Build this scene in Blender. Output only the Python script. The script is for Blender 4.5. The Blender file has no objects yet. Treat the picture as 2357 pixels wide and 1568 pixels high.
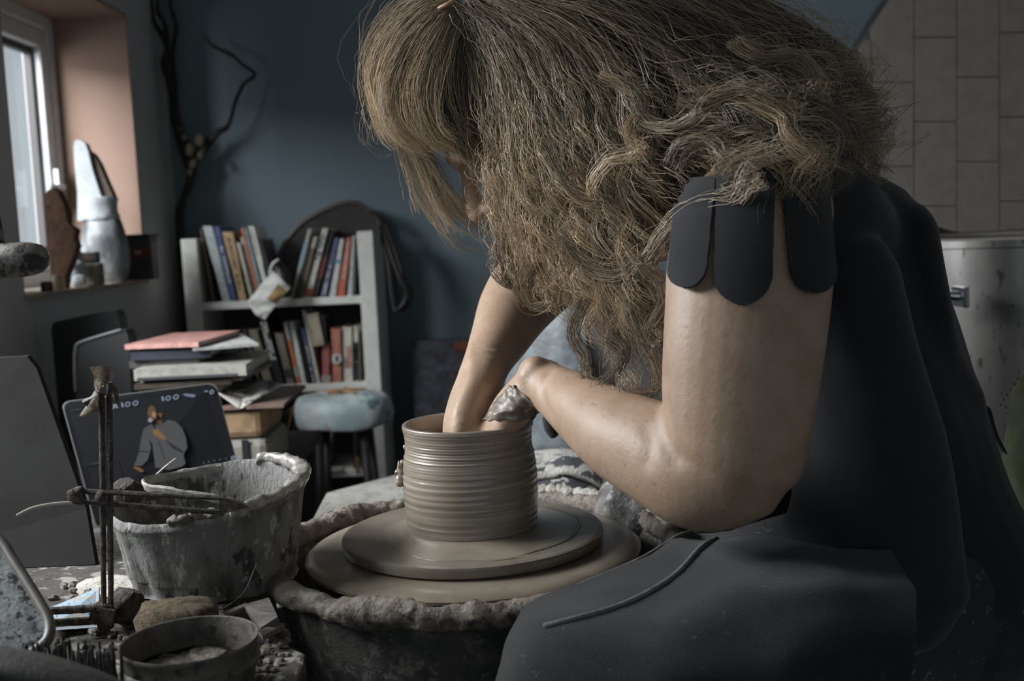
import bpy, math, random
import numpy as np
from mathutils import Vector, Matrix
from mathutils.bvhtree import BVHTree
random.seed(7)
RNG = np.random.default_rng(11)
scene = bpy.context.scene
COL = scene.collection

# ------------------------------------------------------------------ camera
FPX, CX, CY = 2600.0, 1178.5, 784.0
CAM = Vector((0.0, 0.0, 0.92))
PITCH, ROLL = math.radians(5.67), 0.045
_d = Vector((0, math.cos(PITCH), -math.sin(PITCH)))
_u0 = Vector((0, math.sin(PITCH), math.cos(PITCH)))
_r0 = Vector((1, 0, 0))
_r = math.cos(ROLL) * _r0 - math.sin(ROLL) * _u0
_u = math.cos(ROLL) * _u0 + math.sin(ROLL) * _r0

def U(px, py, Y):
    """a point of the room at distance Y in front of the lens"""
    px, py, Y = float(px), float(py), float(Y)
    v = _d + (px - CX) / FPX * _r - (py - CY) / FPX * _u
    return CAM + v * (Y / v.y)

def MPP(Y):
    return Y / FPX

cam_data = bpy.data.cameras.new('camera')
cam = bpy.data.objects.new('camera', cam_data)
COL.objects.link(cam)
cam.matrix_world = Matrix(((_r.x, _u.x, -_d.x, CAM.x), (_r.y, _u.y, -_d.y, CAM.y), (_r.z, _u.z, -_d.z, CAM.z), (0, 0, 0, 1)))
cam_data.sensor_width = 36.0
cam_data.lens = 36.0 * FPX / 2357.0
cam_data.clip_start = 0.02
cam_data.dof.use_dof = True
cam_data.dof.focus_distance = 1.12
cam_data.dof.aperture_fstop = 6.5
scene.camera = cam

# ------------------------------------------------------------------ light
scene.view_settings.view_transform = 'Standard'
scene.view_settings.look = 'None'
scene.view_settings.gamma = 1.0
scene.view_settings.use_curve_mapping = False
scene.view_settings.exposure = 0.0
scene.cycles.use_denoising = True
scene.cycles.max_bounces = 6
scene.cycles.diffuse_bounces = 3
scene.cycles.sample_clamp_indirect = 4.0

world = bpy.data.worlds.new('world')
scene.world = world
world.use_nodes = True
world.node_tree.nodes['Background'].inputs[0].default_value = (0.80, 0.92, 1.0, 1)
world.node_tree.nodes['Background'].inputs[1].default_value = 0.55

WX = -1.03            # inner face of the window wall
def area(name, loc, target, sx, sy, power, color):
    l = bpy.data.lights.new(name, 'AREA')
    l.shape = 'RECTANGLE'; l.size = sx; l.size_y = sy; l.energy = power; l.color = color
    o = bpy.data.objects.new(name, l)
    COL.objects.link(o)
    o.location = loc
    o.rotation_euler = (Vector(target) - Vector(loc)).to_track_quat('-Z', 'Y').to_euler()
    return o
# daylight in the near window (outside the frame on the left) and on the far window's reveal
area('daylight_near_window', (-2.05, 0.80, 2.20), (-0.2, 1.15, 0.98), 2.9, 1.2, 370, (0.95, 0.975, 1.0))
area('daylight_far_window', (-1.80, 1.15, 1.42), (-1.13, 3.2, 1.12), 0.5, 0.7, 38, (0.93, 0.97, 1.0))

# ------------------------------------------------------------------ materials
MATS = {}
def srgb(c):
    return tuple(((x / 255) / 12.92 if x / 255 <= 0.04045 else ((x / 255 + 0.055) / 1.055) ** 2.4) for x in c)

def mat(name, base, rough=0.6, var=None, vscale=8.0, vlo=0.4, vhi=0.65, bump=0.0, bscale=60.0, metal=0.0, spec=0.5,
        spots=(), stretch=(1, 1, 1), emit=0.0, sheen=0.0, coat=0.0, trans=0.0, alpha=1.0, sss=0.0, attr=None, detail=6.0, ms=3.2):
    if name in MATS:
        return MATS[name]
    m = bpy.data.materials.new(name)
    m.use_nodes = True
    nt = m.node_tree
    b = nt.nodes['Principled BSDF']
    L = nt.links.new
    def node(t, **k):
        n = nt.nodes.new(t)
        for a, v in k.items():
            setattr(n, a, v)
        return n
    tc = node('ShaderNodeTexCoord')
    mp = node('ShaderNodeMapping')
    mp.inputs['Scale'].default_value = stretch
    L(tc.outputs['Object'], mp.inputs['Vector'])
    if attr:
        a = node('ShaderNodeAttribute', attribute_name=attr)
        col = a.outputs['Color']
    else:
        rgb = node('ShaderNodeRGB')
        rgb.outputs[0].default_value = (*base, 1)
        col = rgb.outputs[0]
    def layer(col, c2, sc, lo, hi, seed):
        nz = node('ShaderNodeTexNoise', noise_dimensions='4D')
        nz.inputs['Scale'].default_value = sc * ms
        nz.inputs['Detail'].default_value = detail
        nz.inputs['Roughness'].default_value = 0.62
        nz.inputs['W'].default_value = seed
        L(mp.outputs[0], nz.inputs['Vector'])
        mr = node('ShaderNodeMapRange')
        mr.inputs['From Min'].default_value = .5 + (lo - .5) * .62
        mr.inputs['From Max'].default_value = .5 + (hi - .5) * .62
        L(nz.outputs['Fac'], mr.inputs['Value'])
        mx = node('ShaderNodeMix', data_type='RGBA')
        L(mr.outputs[0], mx.inputs['Factor'])
        L(col, mx.inputs['A'])
        mx.inputs['B'].default_value = (*c2, 1)
        return mx.outputs['Result']
    if var is not None:
        col = layer(col, var, vscale, vlo, vhi, 0.3)
    for i, (c, sc, lo, hi) in enumerate(spots):
        col = layer(col, c, sc, lo, hi, 3.7 + 2.3 * i)
    L(col, b.inputs['Base Color'])
    b.inputs['Roughness'].default_value = rough
    b.inputs['Metallic'].default_value = metal
    b.inputs['Specular IOR Level'].default_value = spec
    b.inputs['Sheen Weight'].default_value = sheen
    b.inputs['Coat Weight'].default_value = coat
    b.inputs['Coat Roughness'].default_value = 0.2
    b.inputs['Transmission Weight'].default_value = trans
    b.inputs['Alpha'].default_value = alpha
    if sss:
        b.inputs['Subsurface Weight'].default_value = sss
        b.inputs['Subsurface Radius'].default_value = (0.012, 0.005, 0.003)
        b.inputs['Subsurface Scale'].default_value = 0.4
    if emit:
        L(col, b.inputs['Emission Color'])
        b.inputs['Emission Strength'].default_value = emit
    if bump:
        nz = node('ShaderNodeTexNoise')
        nz.inputs['Scale'].default_value = bscale * ms * .8
        nz.inputs['Detail'].default_value = 8
        nz.inputs['Roughness'].default_value = 0.6
        L(mp.outputs[0], nz.inputs['Vector'])
        bp = node('ShaderNodeBump')
        bp.inputs['Strength'].default_value = bump
        bp.inputs['Distance'].default_value = 0.004
        L(nz.outputs['Fac'], bp.inputs['Height'])
        L(bp.outputs[0], b.inputs['Normal'])
    MATS[name] = m
    return m

# ------------------------------------------------------------------ mesh tools
def V(p):
    return np.array(p, dtype=float)

def catmull(pts, sub):
    pts = [V(p) for p in pts]
    if sub <= 1 or len(pts) < 3:
        return np.array(pts)
    P = [2 * pts[0] - pts[1]] + pts + [2 * pts[-1] - pts[-2]]
    out = []
    for i in range(1, len(P) - 2):
        a, b, c, d = P[i - 1], P[i], P[i + 1], P[i + 2]
        for k in range(sub):
            t = k / sub
            out.append(0.5 * (2 * b + (c - a) * t + (2 * a - 5 * b + 4 * c - d) * t * t + (3 * b - a - 3 * c + d) * t ** 3))
    out.append(pts[-1])
    return np.array(out)

class B:
    def __init__(self):
        self.v = []; self.f = []; self.mi = []; self.cur = 0
    def add(self, vs, fs):
        o = len(self.v)
        self.v.extend(tuple(map(float, p)) for p in vs)
        self.f.extend(tuple(i + o for i in f) for f in fs)
        self.mi.extend([self.cur] * len(fs))
        return self
    def box(self, c, s, rot=None):
        c = V(c); h = V(s) / 2
        cs = [(-1, -1, -1), (1, -1, -1), (1, 1, -1), (-1, 1, -1), (-1, -1, 1), (1, -1, 1), (1, 1, 1), (-1, 1, 1)]
        R = np.array(rot.to_3x3()) if rot is not None else np.eye(3)
        return self.add([c + R @ (V(k) * h) for k in cs],
                        [(0, 3, 2, 1), (4, 5, 6, 7), (0, 1, 5, 4), (1, 2, 6, 5), (2, 3, 7, 6), (3, 0, 4, 7)])
    def prism(self, poly, ext):
        """a flat outline given as 3D points, thickened by the vector ext"""
        n = len(poly); e = V(ext)
        vs = [V(p) for p in poly] + [V(p) + e for p in poly]
        fs = [tuple(range(n)), tuple(range(2 * n - 1, n - 1, -1))]
        fs += [(i, i + n, (i + 1) % n + n, (i + 1) % n) for i in range(n)]
        return self.add(vs, fs)
    def tube(self, pts, rad, n=12, ref=(0, 1, 0), cap='round', sub=1, closed=False, jitter=0.0):
        m0 = len(pts)
        if np.isscalar(rad):
            rad = [(rad, rad)] * m0
        rad = np.array([(r, r) if np.isscalar(r) else r for r in rad], dtype=float)
        if closed:
            P = np.array([V(p) for p in pts])
        else:
            full = catmull([np.concatenate([V(p), r]) for p, r in zip(pts, rad)], sub)
            P, rad = full[:, :3], np.maximum(full[:, 3:], 1e-5)
        m = len(P)
        ref = V(ref) / np.linalg.norm(ref)
        rings = []
        T = np.zeros_like(P)
        for i in range(m):
            if closed:
                t = P[(i + 1) % m] - P[i - 1]
            else:
                t = P[min(i + 1, m - 1)] - P[max(i - 1, 0)]
            T[i] = t / (np.linalg.norm(t) + 1e-12)
        ang = np.linspace(0, 2 * np.pi, n, endpoint=False)
        def frame(t):
            b = ref - t * np.dot(ref, t)
            if np.linalg.norm(b) < 0.15:
                alt = V((1, 0, 0)) if abs(t[0]) < 0.8 else V((0, 0, 1))
                b = alt - t * np.dot(alt, t)
            b /= np.linalg.norm(b)
            return np.cross(t, b), b
        def ring(c, t, ra, rb):
            nn, b = frame(t)
            j = 1 + (RNG.uniform(-jitter, jitter, n) if jitter else 0)
            return c + np.outer(np.cos(ang) * ra * j, nn) + np.outer(np.sin(ang) * rb * j, b)
        if not closed and cap == 'round':
            for k in (80, 60, 35):
                a = math.radians(k)
                rr = rad[0]
                rings.append(ring(P[0] - T[0] * math.sin(a) * min(rr), T[0], rr[0] * math.cos(a), rr[1] * math.cos(a)))
        for i in range(m):
            rings.append(ring(P[i], T[i], *rad[i]))
        if not closed and cap == 'round':
            for k in (35, 60, 80):
                a = math.radians(k)
                rr = rad[-1]
                rings.append(ring(P[-1] + T[-1] * math.sin(a) * min(rr), T[-1], rr[0] * math.cos(a), rr[1] * math.cos(a)))
        vs = np.concatenate(rings)
        k = len(rings); fs = []
        for i in range(k if closed else k - 1):
            j = (i + 1) % k
            for a in range(n):
                c = (a + 1) % n
                fs.append((i * n + a, i * n + c, j * n + c, j * n + a))
        if not closed and cap:
            fs.append(tuple(range(n - 1, -1, -1)))
            fs.append(tuple((k - 1) * n + a for a in range(n)))
        return self.add(vs, fs)
    def lathe(self, prof, c=(0, 0, 0), n=64, wob=None, ell=(1, 1), closed=False):
        """prof: (radius, z) list; wob(angle, z, r) -> radius factor"""
        c = V(c); vs = []
        for r, z in prof:
            for k in range(n):
                a = 2 * math.pi * k / n
                rr = r * (wob(a, z, r) if wob else 1)
                vs.append(c + V((math.cos(a) * rr * ell[0], math.sin(a) * rr * ell[1], z)))
        m = len(prof); fs = []
        for i in range(m if closed else m - 1):
            j = (i + 1) % m
            for k in range(n):
                q = (k + 1) % n
                fs.append((i * n + k, i * n + q, j * n + q, j * n + k))
        if not closed:
            if prof[0][0] > 1e-6: fs.append(tuple(range(n - 1, -1, -1)))
            if prof[-1][0] > 1e-6: fs.append(tuple((m - 1) * n + k for k in range(n)))
        return self.add(vs, fs)
    def sheet(self, grid, thick=0.003, direction=None):
        """grid[i][j] of 3D points, thickened along its own normals"""
        G = np.array([[V(p) for p in row] for row in grid])
        a, b = G.shape[:2]
        N = np.cross(np.gradient(G, axis=0).reshape(-1, 3), np.gradient(G, axis=1).reshape(-1, 3))
        N /= np.linalg.norm(N, axis=1, keepdims=True) + 1e-12
        if direction is not None:
            N = np.tile(V(direction), (a * b, 1))
        top = G.reshape(-1, 3); bot = top + N * thick
        vs = np.concatenate([top, bot]); o = a * b; fs = []
        for i in range(a - 1):
            for j in range(b - 1):
                p, q, r, s = i * b + j, i * b + j + 1, (i + 1) * b + j + 1, (i + 1) * b + j
                fs.append((p, s, r, q)); fs.append((p + o, q + o, r + o, s + o))
        edge = [(0, j) for j in range(b)] + [(i, b - 1) for i in range(1, a)] + [(a - 1, j) for j in range(b - 2, -1, -1)] + [(i, 0) for i in range(a - 2, 0, -1)]
        idx = [i * b + j for i, j in edge]
        for k in range(len(idx)):
            p, q = idx[k], idx[(k + 1) % len(idx)]
            fs.append((p, q, q + o, p + o))
        return self.add(vs, fs)
    def ellipsoid(self, c, axes, n=24, m=14):
        """axes: three vectors"""
        c = V(c); A = np.array([V(a) for a in axes]); vs = []
        for i in range(m + 1):
            t = math.pi * min(max(i / m, 0.01), 0.99)
            for k in range(n):
                a = 2 * math.pi * k / n
                vs.append(c + V((math.sin(t) * math.cos(a), math.sin(t) * math.sin(a), math.cos(t))) @ A)
        fs = []
        for i in range(m):
            for k in range(n):
                q = (k + 1) % n
                fs.append((i * n + k, (i + 1) * n + k, (i + 1) * n + q, i * n + q))
        fs.append(tuple(range(n))); fs.append(tuple(m * n + k for k in range(n - 1, -1, -1)))
        return self.add(vs, fs)
    def arr(self):
        return np.array(self.v)
    def build(self, name, m, parent=None, smooth=False, loc=None, bevel=0.0):
        a = np.array(self.v)
        if parent is not None:
            L = WLOC[parent.name]
        elif loc is not None:
            L = Vector(loc)
        else:
            mn, mx = a.min(0), a.max(0)
            L = Vector(((mn[0] + mx[0]) / 2, (mn[1] + mx[1]) / 2, mn[2]))
        a = a - V(L)
        me = bpy.data.meshes.new(name)
        me.from_pydata(a.tolist(), [], self.f)
        ms = m if isinstance(m, (list, tuple)) else [m]
        for x in ms:
            me.materials.append(x)
        if len(ms) > 1:
            me.polygons.foreach_set('material_index', self.mi)
        me.update()
        fix_normals(me)
        if smooth:
            me.polygons.foreach_set('use_smooth', [True] * len(me.polygons))
            if smooth is not True:
                me.set_sharp_from_angle(angle=math.radians(smooth))
        return link(name, me, parent, L, bevel)

def fix_normals(me):
    import bmesh
    bm = bmesh.new(); bm.from_mesh(me)
    bmesh.ops.recalc_face_normals(bm, faces=bm.faces)
    bm.to_mesh(me); bm.free()

WLOC = {}
def link(name, me, parent, L, bevel=0.0):
    o = bpy.data.objects.new(name, me)
    COL.objects.link(o)
    L = Vector(L)
    if parent is not None:
        o.parent = parent
        o.location = L - WLOC[parent.name]
    else:
        o.location = L
    WLOC[o.name] = L
    if bevel:
        md = o.modifiers.new('bevel', 'BEVEL'); md.width = bevel; md.segments = 2; md.limit_method = 'ANGLE'
    return o

def tag(o, label, cat, group=None):
    o['label'] = label; o['category'] = cat
    if group: o['group'] = group
    return o
def thing(name, label, cat, loc, group=None):
    o = bpy.data.objects.new(name, None); COL.objects.link(o)
    o.empty_display_size = 0.05
    o.location = loc; WLOC[o.name] = Vector(loc)
    return tag(o, label, cat, group)
def struct(o):
    o['kind'] = 'structure'; return o

def remesh(b, voxel, smooth=6, factor=0.5):
    me = bpy.data.meshes.new('tmp'); me.from_pydata(b.v, [], b.f); me.update(); fix_normals(me)
    o = bpy.data.objects.new('tmp', me); COL.objects.link(o)
    md = o.modifiers.new('r', 'REMESH'); md.mode = 'VOXEL'; md.voxel_size = voxel; md.use_smooth_shade = True
    if smooth:
        sm = o.modifiers.new('s', 'SMOOTH'); sm.iterations = smooth; sm.factor = factor
    dg = bpy.context.evaluated_depsgraph_get(); dg.update()
    out = bpy.data.meshes.new_from_object(o.evaluated_get(dg))
    bpy.data.objects.remove(o); bpy.data.meshes.remove(me)
    return out

def mesh_part(name, me, m, parent):
    """a finished world-space mesh under a thing"""
    L = WLOC[parent.name]
    me.transform(Matrix.Translation(-L))
    me.materials.clear(); me.materials.append(m)
    me.polygons.foreach_set('use_smooth', [True] * len(me.polygons))
    return link(name, me, parent, L)

def bvh_of(me):
    return BVHTree.FromPolygons([v.co.copy() for v in me.vertices], [tuple(p.vertices) for p in me.polygons])

# simple value noise for geometry
_NT = RNG.uniform(-1, 1, (32, 32, 32))
def vnoise(p):
    p = np.asarray(p, dtype=float)
    i = np.floor(p).astype(int); f = p - i; f = f * f * (3 - 2 * f)
    out = 0
    for dx in (0, 1):
        for dy in (0, 1):
            for dz in (0, 1):
                w = (f[..., 0] if dx else 1 - f[..., 0]) * (f[..., 1] if dy else 1 - f[..., 1]) * (f[..., 2] if dz else 1 - f[..., 2])
                out = out + w * _NT[(i[..., 0] + dx) % 32, (i[..., 1] + dy) % 32, (i[..., 2] + dz) % 32]
    return out
def roughen(b, amp, scale, start=0, octaves=2):
    a = np.array(b.v[start:]); d = np.zeros_like(a)
    for k in range(3):
        for o in range(octaves):
            d[:, k] += vnoise(a * scale * (2 ** o) + 7.3 * k + 3.1) / (2 ** o)
    b.v[start:] = [tuple(x) for x in a + d * amp]
    return b
# ================================================================== the room
YB, XR, YR, ZC = 3.55, 2.3, -1.7, 2.35
m_wall = mat('grey_plaster', (0.46, 0.455, 0.45), 0.9, var=(0.48, 0.475, 0.47), vscale=2.5, bump=0.15, bscale=40, ms=1.0)
m_blue = mat('blue_plaster', (0.15, 0.196, 0.225), 0.85, var=(0.135, 0.18, 0.208), vscale=2.0, bump=0.12, bscale=50, ms=1.0)
m_pink = mat('pink_plaster', (0.25, 0.165, 0.127), 0.85, var=(0.235, 0.152, 0.116), vscale=3.0, bump=0.08, bscale=50, ms=1.0)
m_dark = mat('dark_boards', (0.075, 0.068, 0.06), 0.8, var=(0.05, 0.046, 0.042), vscale=6, stretch=(1, 6, 1), ms=1.0)
m_ceil = mat('grey_ceiling', (0.5, 0.5, 0.5), 0.9, var=(0.47, 0.47, 0.47), ms=1.0)
W1 = (2.40, 3.22, 0.815, 1.56)     # far window opening: y0 y1 z0 z1
W2 = (0.72, 2.02, 0.88, 1.76)      # near window opening
WT = 0.30
b = B(); b.box(((WX + XR) / 2, (YB + YR) / 2, -0.05), (XR - WX + 0.6, YB - YR + 0.6, 0.1)); struct(b.build('floor', m_dark))
b = B(); b.box(((WX + XR) / 2, (YB + YR) / 2, ZC + 0.05), (XR - WX + 0.6, YB - YR + 0.6, 0.1)); struct(b.build('ceiling', m_ceil))
b = B()
def wseg(y0, y1, z0, z1):
    b.box((WX - WT / 2, (y0 + y1) / 2, (z0 + z1) / 2), (WT, y1 - y0, z1 - z0))
wseg(YR, W2[0], 0, ZC); wseg(W2[1], W1[0], 0, ZC); wseg(W1[1], YB, 0, ZC)
for w in (W1, W2):
    wseg(w[0], w[1], 0, w[2]); wseg(w[0], w[1], w[3], ZC)
struct(b.build('wall_left', m_wall))
b = B(); b.box(((WX + XR) / 2, YB + 0.1, ZC / 2), (XR - WX + 0.6, 0.2, ZC)); struct(b.build('wall_back', m_blue))
b = B(); b.box((XR + 0.1, (YB + YR) / 2, ZC / 2), (0.2, YB - YR, ZC)); struct(b.build('wall_right', m_wall))
b = B()                            # unseen rear wall; wide opening added and sized to let in ambient fill
b.box(((WX - .3 - .7) / 2, YR - 0.1, ZC / 2), (-.7 - WX + .3, 0.2, ZC)); b.box(((2.1 + XR) / 2, YR - 0.1, ZC / 2), (XR - 2.1, 0.2, ZC)); b.box((0.7, YR - 0.1, 2.25), (2.8, 0.2, 0.2))
struct(b.build('wall_rear', m_wall))
# plaster lining and sill of the far window
b = B()
b.box((WX - 0.105, W1[1] - 0.004, (W1[2] + W1[3]) / 2), (0.206, 0.008, W1[3] - W1[2]))
b.box((WX - 0.105, W1[0] + 0.004, (W1[2] + W1[3]) / 2), (0.206, 0.008, W1[3] - W1[2]))
b.box((WX - 0.105, (W1[0] + W1[1]) / 2, W1[3] - 0.004), (0.206, W1[1] - W1[0] - 0.016, 0.008))
struct(b.build('trim_1', m_pink))
m_sill = mat('pale_sill', (0.36, 0.30, 0.24), 0.7, var=(0.28, 0.23, 0.19), vscale=14)
b = B(); b.box((WX - 0.10, (W1[0] + W1[1]) / 2, W1[2] + 0.004), (0.22, W1[1] - W1[0] - 0.016, 0.012)); struct(b.build('trim_2', m_sill))
m_frame = mat('white_paint', (0.62, 0.65, 0.66), 0.45, var=(0.55, 0.58, 0.59), vscale=10)
m_gap = mat('dark_seal', (0.05, 0.045, 0.045), 0.6)
def glass():
    m = bpy.data.materials.new('window_glass'); m.use_nodes = True
    nt = m.node_tree; nt.nodes.clear()
    o = nt.nodes.new('ShaderNodeOutputMaterial'); mx = nt.nodes.new('ShaderNodeMixShader')
    t = nt.nodes.new('ShaderNodeBsdfTransparent'); g = nt.nodes.new('ShaderNodeBsdfGlossy'); g.inputs['Roughness'].default_value = 0.05
    mx.inputs[0].default_value = 0.08
    nt.links.new(t.outputs[0], mx.inputs[1]); nt.links.new(g.outputs[0], mx.inputs[2]); nt.links.new(mx.outputs[0], o.inputs[0])
    return m
m_glass = glass()
def window(name, w, x):
    def ringbars(b, inset, bar, thick, xc):
        y0, y1, z0, z1 = w[0] + inset, w[1] - inset, w[2] + inset, w[3] - inset
        b.box((xc, y0 + bar / 2, (z0 + z1) / 2), (thick, bar, z1 - z0)); b.box((xc, y1 - bar / 2, (z0 + z1) / 2), (thick, bar, z1 - z0))
        b.box((xc, (y0 + y1) / 2, z0 + bar / 2), (thick, y1 - y0 - 2 * bar, bar)); b.box((xc, (y0 + y1) / 2, z1 - bar / 2), (thick, y1 - y0 - 2 * bar, bar))
    b = B(); ringbars(b, 0.0, 0.045, 0.06, x)
    fr = struct(b.build(name, m_frame, bevel=0.006))
    b = B(); ringbars(b, 0.045, 0.05, 0.04, x + 0.005); b.build('sash', m_frame, fr, bevel=0.006)
    b = B(); ringbars(b, 0.095, 0.018, 0.02, x - 0.006); b.build('glazing_seal', m_gap, fr)
    b = B(); b.box((x - 0.012, (w[0] + w[1]) / 2, (w[2] + w[3]) / 2), (0.006, w[1] - w[0] - 0.2, w[3] - w[2] - 0.2)); b.build('pane', m_glass, fr)
    b = B(); b.box((x + 0.035, w[1] - 0.075, (w[2] + w[3]) / 2 - 0.1), (0.012, 0.02, 0.10)); b.tube([(x + 0.05, w[1] - 0.075, (w[2] + w[3]) / 2 - 0.1), (x + 0.05, w[1] - 0.17, (w[2] + w[3]) / 2 - 0.1)], 0.007); b.build('catch', m_frame, fr)
window('window_1', W1, WX - 0.235)
b = B(); x_ = WX - .27                # near window: slim fixed frame and pane
for yy in (W2[0] + .015, W2[1] - .015): b.box((x_, yy, (W2[2] + W2[3]) / 2), (.04, .03, W2[3] - W2[2]))
for zz_ in (W2[2] + .015, W2[3] - .015): b.box((x_, (W2[0] + W2[1]) / 2, zz_), (.04, W2[1] - W2[0] - .06, .03))
fr2 = struct(b.build('window_2', m_frame))
b = B(); b.box((x_, (W2[0] + W2[1]) / 2, (W2[2] + W2[3]) / 2), (.005, W2[1] - W2[0] - .06, W2[3] - W2[2] - .06)); b.build('pane', m_glass, fr2)

# ================================================================== potter's wheel
PC = U(1088, 1218, 1.2)            # centre of the pot on the bat
ZB = PC.z
m_clay = mat('wet_clay', (0.285, 0.238, 0.19), 0.34, var=(0.20, 0.165, 0.13), vscale=5, stretch=(0.25, 0.25, 26), bump=0.0, spec=0.6, coat=0.6,
             spots=[((0.37, 0.32, 0.265), 3.0, 0.56, 0.75)])
m_slip = mat('slip_coated_disc', (0.22, 0.184, 0.147), 0.36, var=(0.17, 0.142, 0.113), vscale=9, spec=0.55, coat=0.3)
m_slip2 = mat('slip_pale', (0.27, 0.23, 0.18), 0.34, var=(0.22, 0.186, 0.145), vscale=9, spec=0.55, coat=0.3)
m_pan = mat('clay_crusted_pan', (0.085, 0.078, 0.07), 0.75, var=(0.05, 0.047, 0.044), vscale=14, bump=0.6, bscale=90, spots=[((0.17, 0.155, 0.135), 22, 0.58, 0.68)])
m_crust = mat('clay_crust', (0.225, 0.19, 0.155), 0.6, var=(0.13, 0.108, 0.088), vscale=22, bump=0.8, bscale=70, spots=[((0.07, 0.058, 0.048), 30, 0.6, 0.68)])
m_crustp = mat('pale_dried_clay', (0.5, 0.47, 0.42), 0.75, var=(0.36, 0.33, 0.29), vscale=30, bump=0.9, bscale=90)
wheel = thing('pottery_wheel', 'clay-coated potter\'s wheel with a round bat and a crusted splash pan', 'pottery wheel', (PC.x, PC.y, 0))
b = B()
b.lathe([(0.0, ZB - 0.055), (0.150, ZB - 0.055), (0.158, ZB - 0.045), (0.164, ZB - 0.031), (0.175, ZB - 0.029), (0.181, ZB - 0.0235), (0.181, ZB - 0.0205), (0.176, ZB - 0.016), (0.165, ZB - 0.0145), (0.158, ZB - 0.0140), (0.0, ZB - 0.0138)], (PC.x, PC.y, 0), 128)
b.build('wheel_head', m_slip2, wheel, smooth=35)
b = B()
b.lathe([(0.0, ZB - 0.0137), (0.136, ZB - 0.0137), (0.140, ZB - 0.011), (0.1415, ZB - 0.004), (0.1405, ZB - 0.0008), (0.138, ZB)] + [(r_, ZB - .00035 * (i_ % 2)) for i_, r_ in enumerate((.134, .131, .127, .1245, .121, .116, .114, .110))] + [(0.105, ZB), (0.0, ZB)], (PC.x, PC.y, 0), 128)
b.build('bat', m_slip, wheel, smooth=30)
b = B()      # smear of slip on the bat
b.lathe([(0.112, ZB - 0.0003), (0.104, ZB + 0.00002), (0.092, ZB + 0.0004), (0.084, ZB + 0.0016), (0.077, ZB + 0.0035), (0.070, ZB + 0.006), (0.0, ZB + 0.006)], (PC.x, PC.y, 0), 128, wob=lambda a, z, r: 1 + (0.10 * math.sin(a + 2.2) + .04 * math.sin(3 * a) + .02 * math.sin(9 * a)) * min(1, max(0, (r - .074) / .02)))
b.build('slip_smear', m_slip2, wheel, smooth=True)
b = B()
b.lathe([(0.0, 0.30), (0.05, 0.30), (0.05, ZB - 0.056), (0.0, ZB - 0.056)], (PC.x, PC.y, 0), 32); b.build('shaft', m_pan, wheel, smooth=30)
ZR = ZB - 0.022                     # splash pan rim
PR = 0.222
b = B()
b.lathe([(0.17, ZR - 0.17), (0.175, ZR - 0.168), (0.212, ZR - 0.02), (0.218, ZR), (0.214, ZR), (0.206, ZR - 0.02), (0.168, ZR - 0.155), (0.06, ZR - 0.16), (0.06, ZR - 0.17)], (PC.x, PC.y, 0), 96, closed=True)
roughen(b, 0.002, 40)
b.build('splash_pan', m_pan, wheel, smooth=50)
b = B()
pts = []
for k in range(420):
    a = 2 * math.pi * k / 420
    pts.append((PC.x + math.cos(a) * PR * 0.985, PC.y + math.sin(a) * PR * 0.985, ZR + 0.001))
b.tube(pts, 0.0130, n=22, ref=(0, 0, 1), closed=True)
a = np.array(b.v); ang = np.arctan2(a[:, 1] - PC.y, a[:, 0] - PC.x)
amp = 0.0055 * (0.6 + 0.4 * np.sin(3 * ang + 1))
for s, w_ in ((30, .8), (75, 0.5), (160, 0.4), (330, .22)):
    for k in range(3):
        a[:, k] += amp * w_ * vnoise(np.array(b.v) * s + k * 9.1)
b.v = [tuple(x) for x in a]
b.build('crusted_rim', m_crust, wheel, smooth=True)
b = B()      # a coil of clay laid over the rim on the left
for k0 in (2.95, 3.22):
    pts = []
    for t in np.linspace(0, 1, 9):
        a = math.radians(180 + (k0 - 3.1) * 60) ; q = math.pi * (0.1 + 0.95 * t)
        rr = PR * 0.985 + math.cos(q) * 0.0155
        pts.append((PC.x + math.cos(a + 0.25 * (t - .5)) * rr, PC.y + math.sin(a + 0.25 * (t - .5)) * rr, ZR + 0.001 + math.sin(q) * 0.0165))
    b.tube(pts, [0.004, 0.006, 0.0065, 0.007, 0.007, 0.007, 0.0065, 0.006, 0.004], n=8, sub=2)
roughen(b, 0.0012, 90)
b.build('clay_coil', m_crust, wheel, smooth=True)
b = B()      # pale dried ridge along the far side of the rim
pts = [(PC.x + math.cos(t) * PR, PC.y + math.sin(t) * PR, ZR + 0.011) for t in np.radians(np.linspace(5, 80, 60))]
b.tube(pts, [0.005 + 0.005 * abs(math.sin(i * 1.3)) * (0.5 + random.random()) for i in range(60)], n=8, ref=(0, 0, 1)); roughen(b, 0.003, 110)
b.build('dried_ridge', m_crustp, wheel, smooth=True)
b = B(); b.box((PC.x + 0.02, PC.y + 0.02, 0.2), (0.34, 0.36, 0.38)); b.build('housing', m_pan, wheel, bevel=0.02)
for sx in (-1, 1):
    for sy in (-1, 1):
        b = B(); b.tube([(PC.x + sx * 0.13 + 0.02, PC.y + sy * 0.14, 0.03), (PC.x + sx * 0.13 + 0.02, PC.y + sy * 0.14, 0.0)], 0.02, cap='flat'); b.build('foot', m_pan, wheel)

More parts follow.
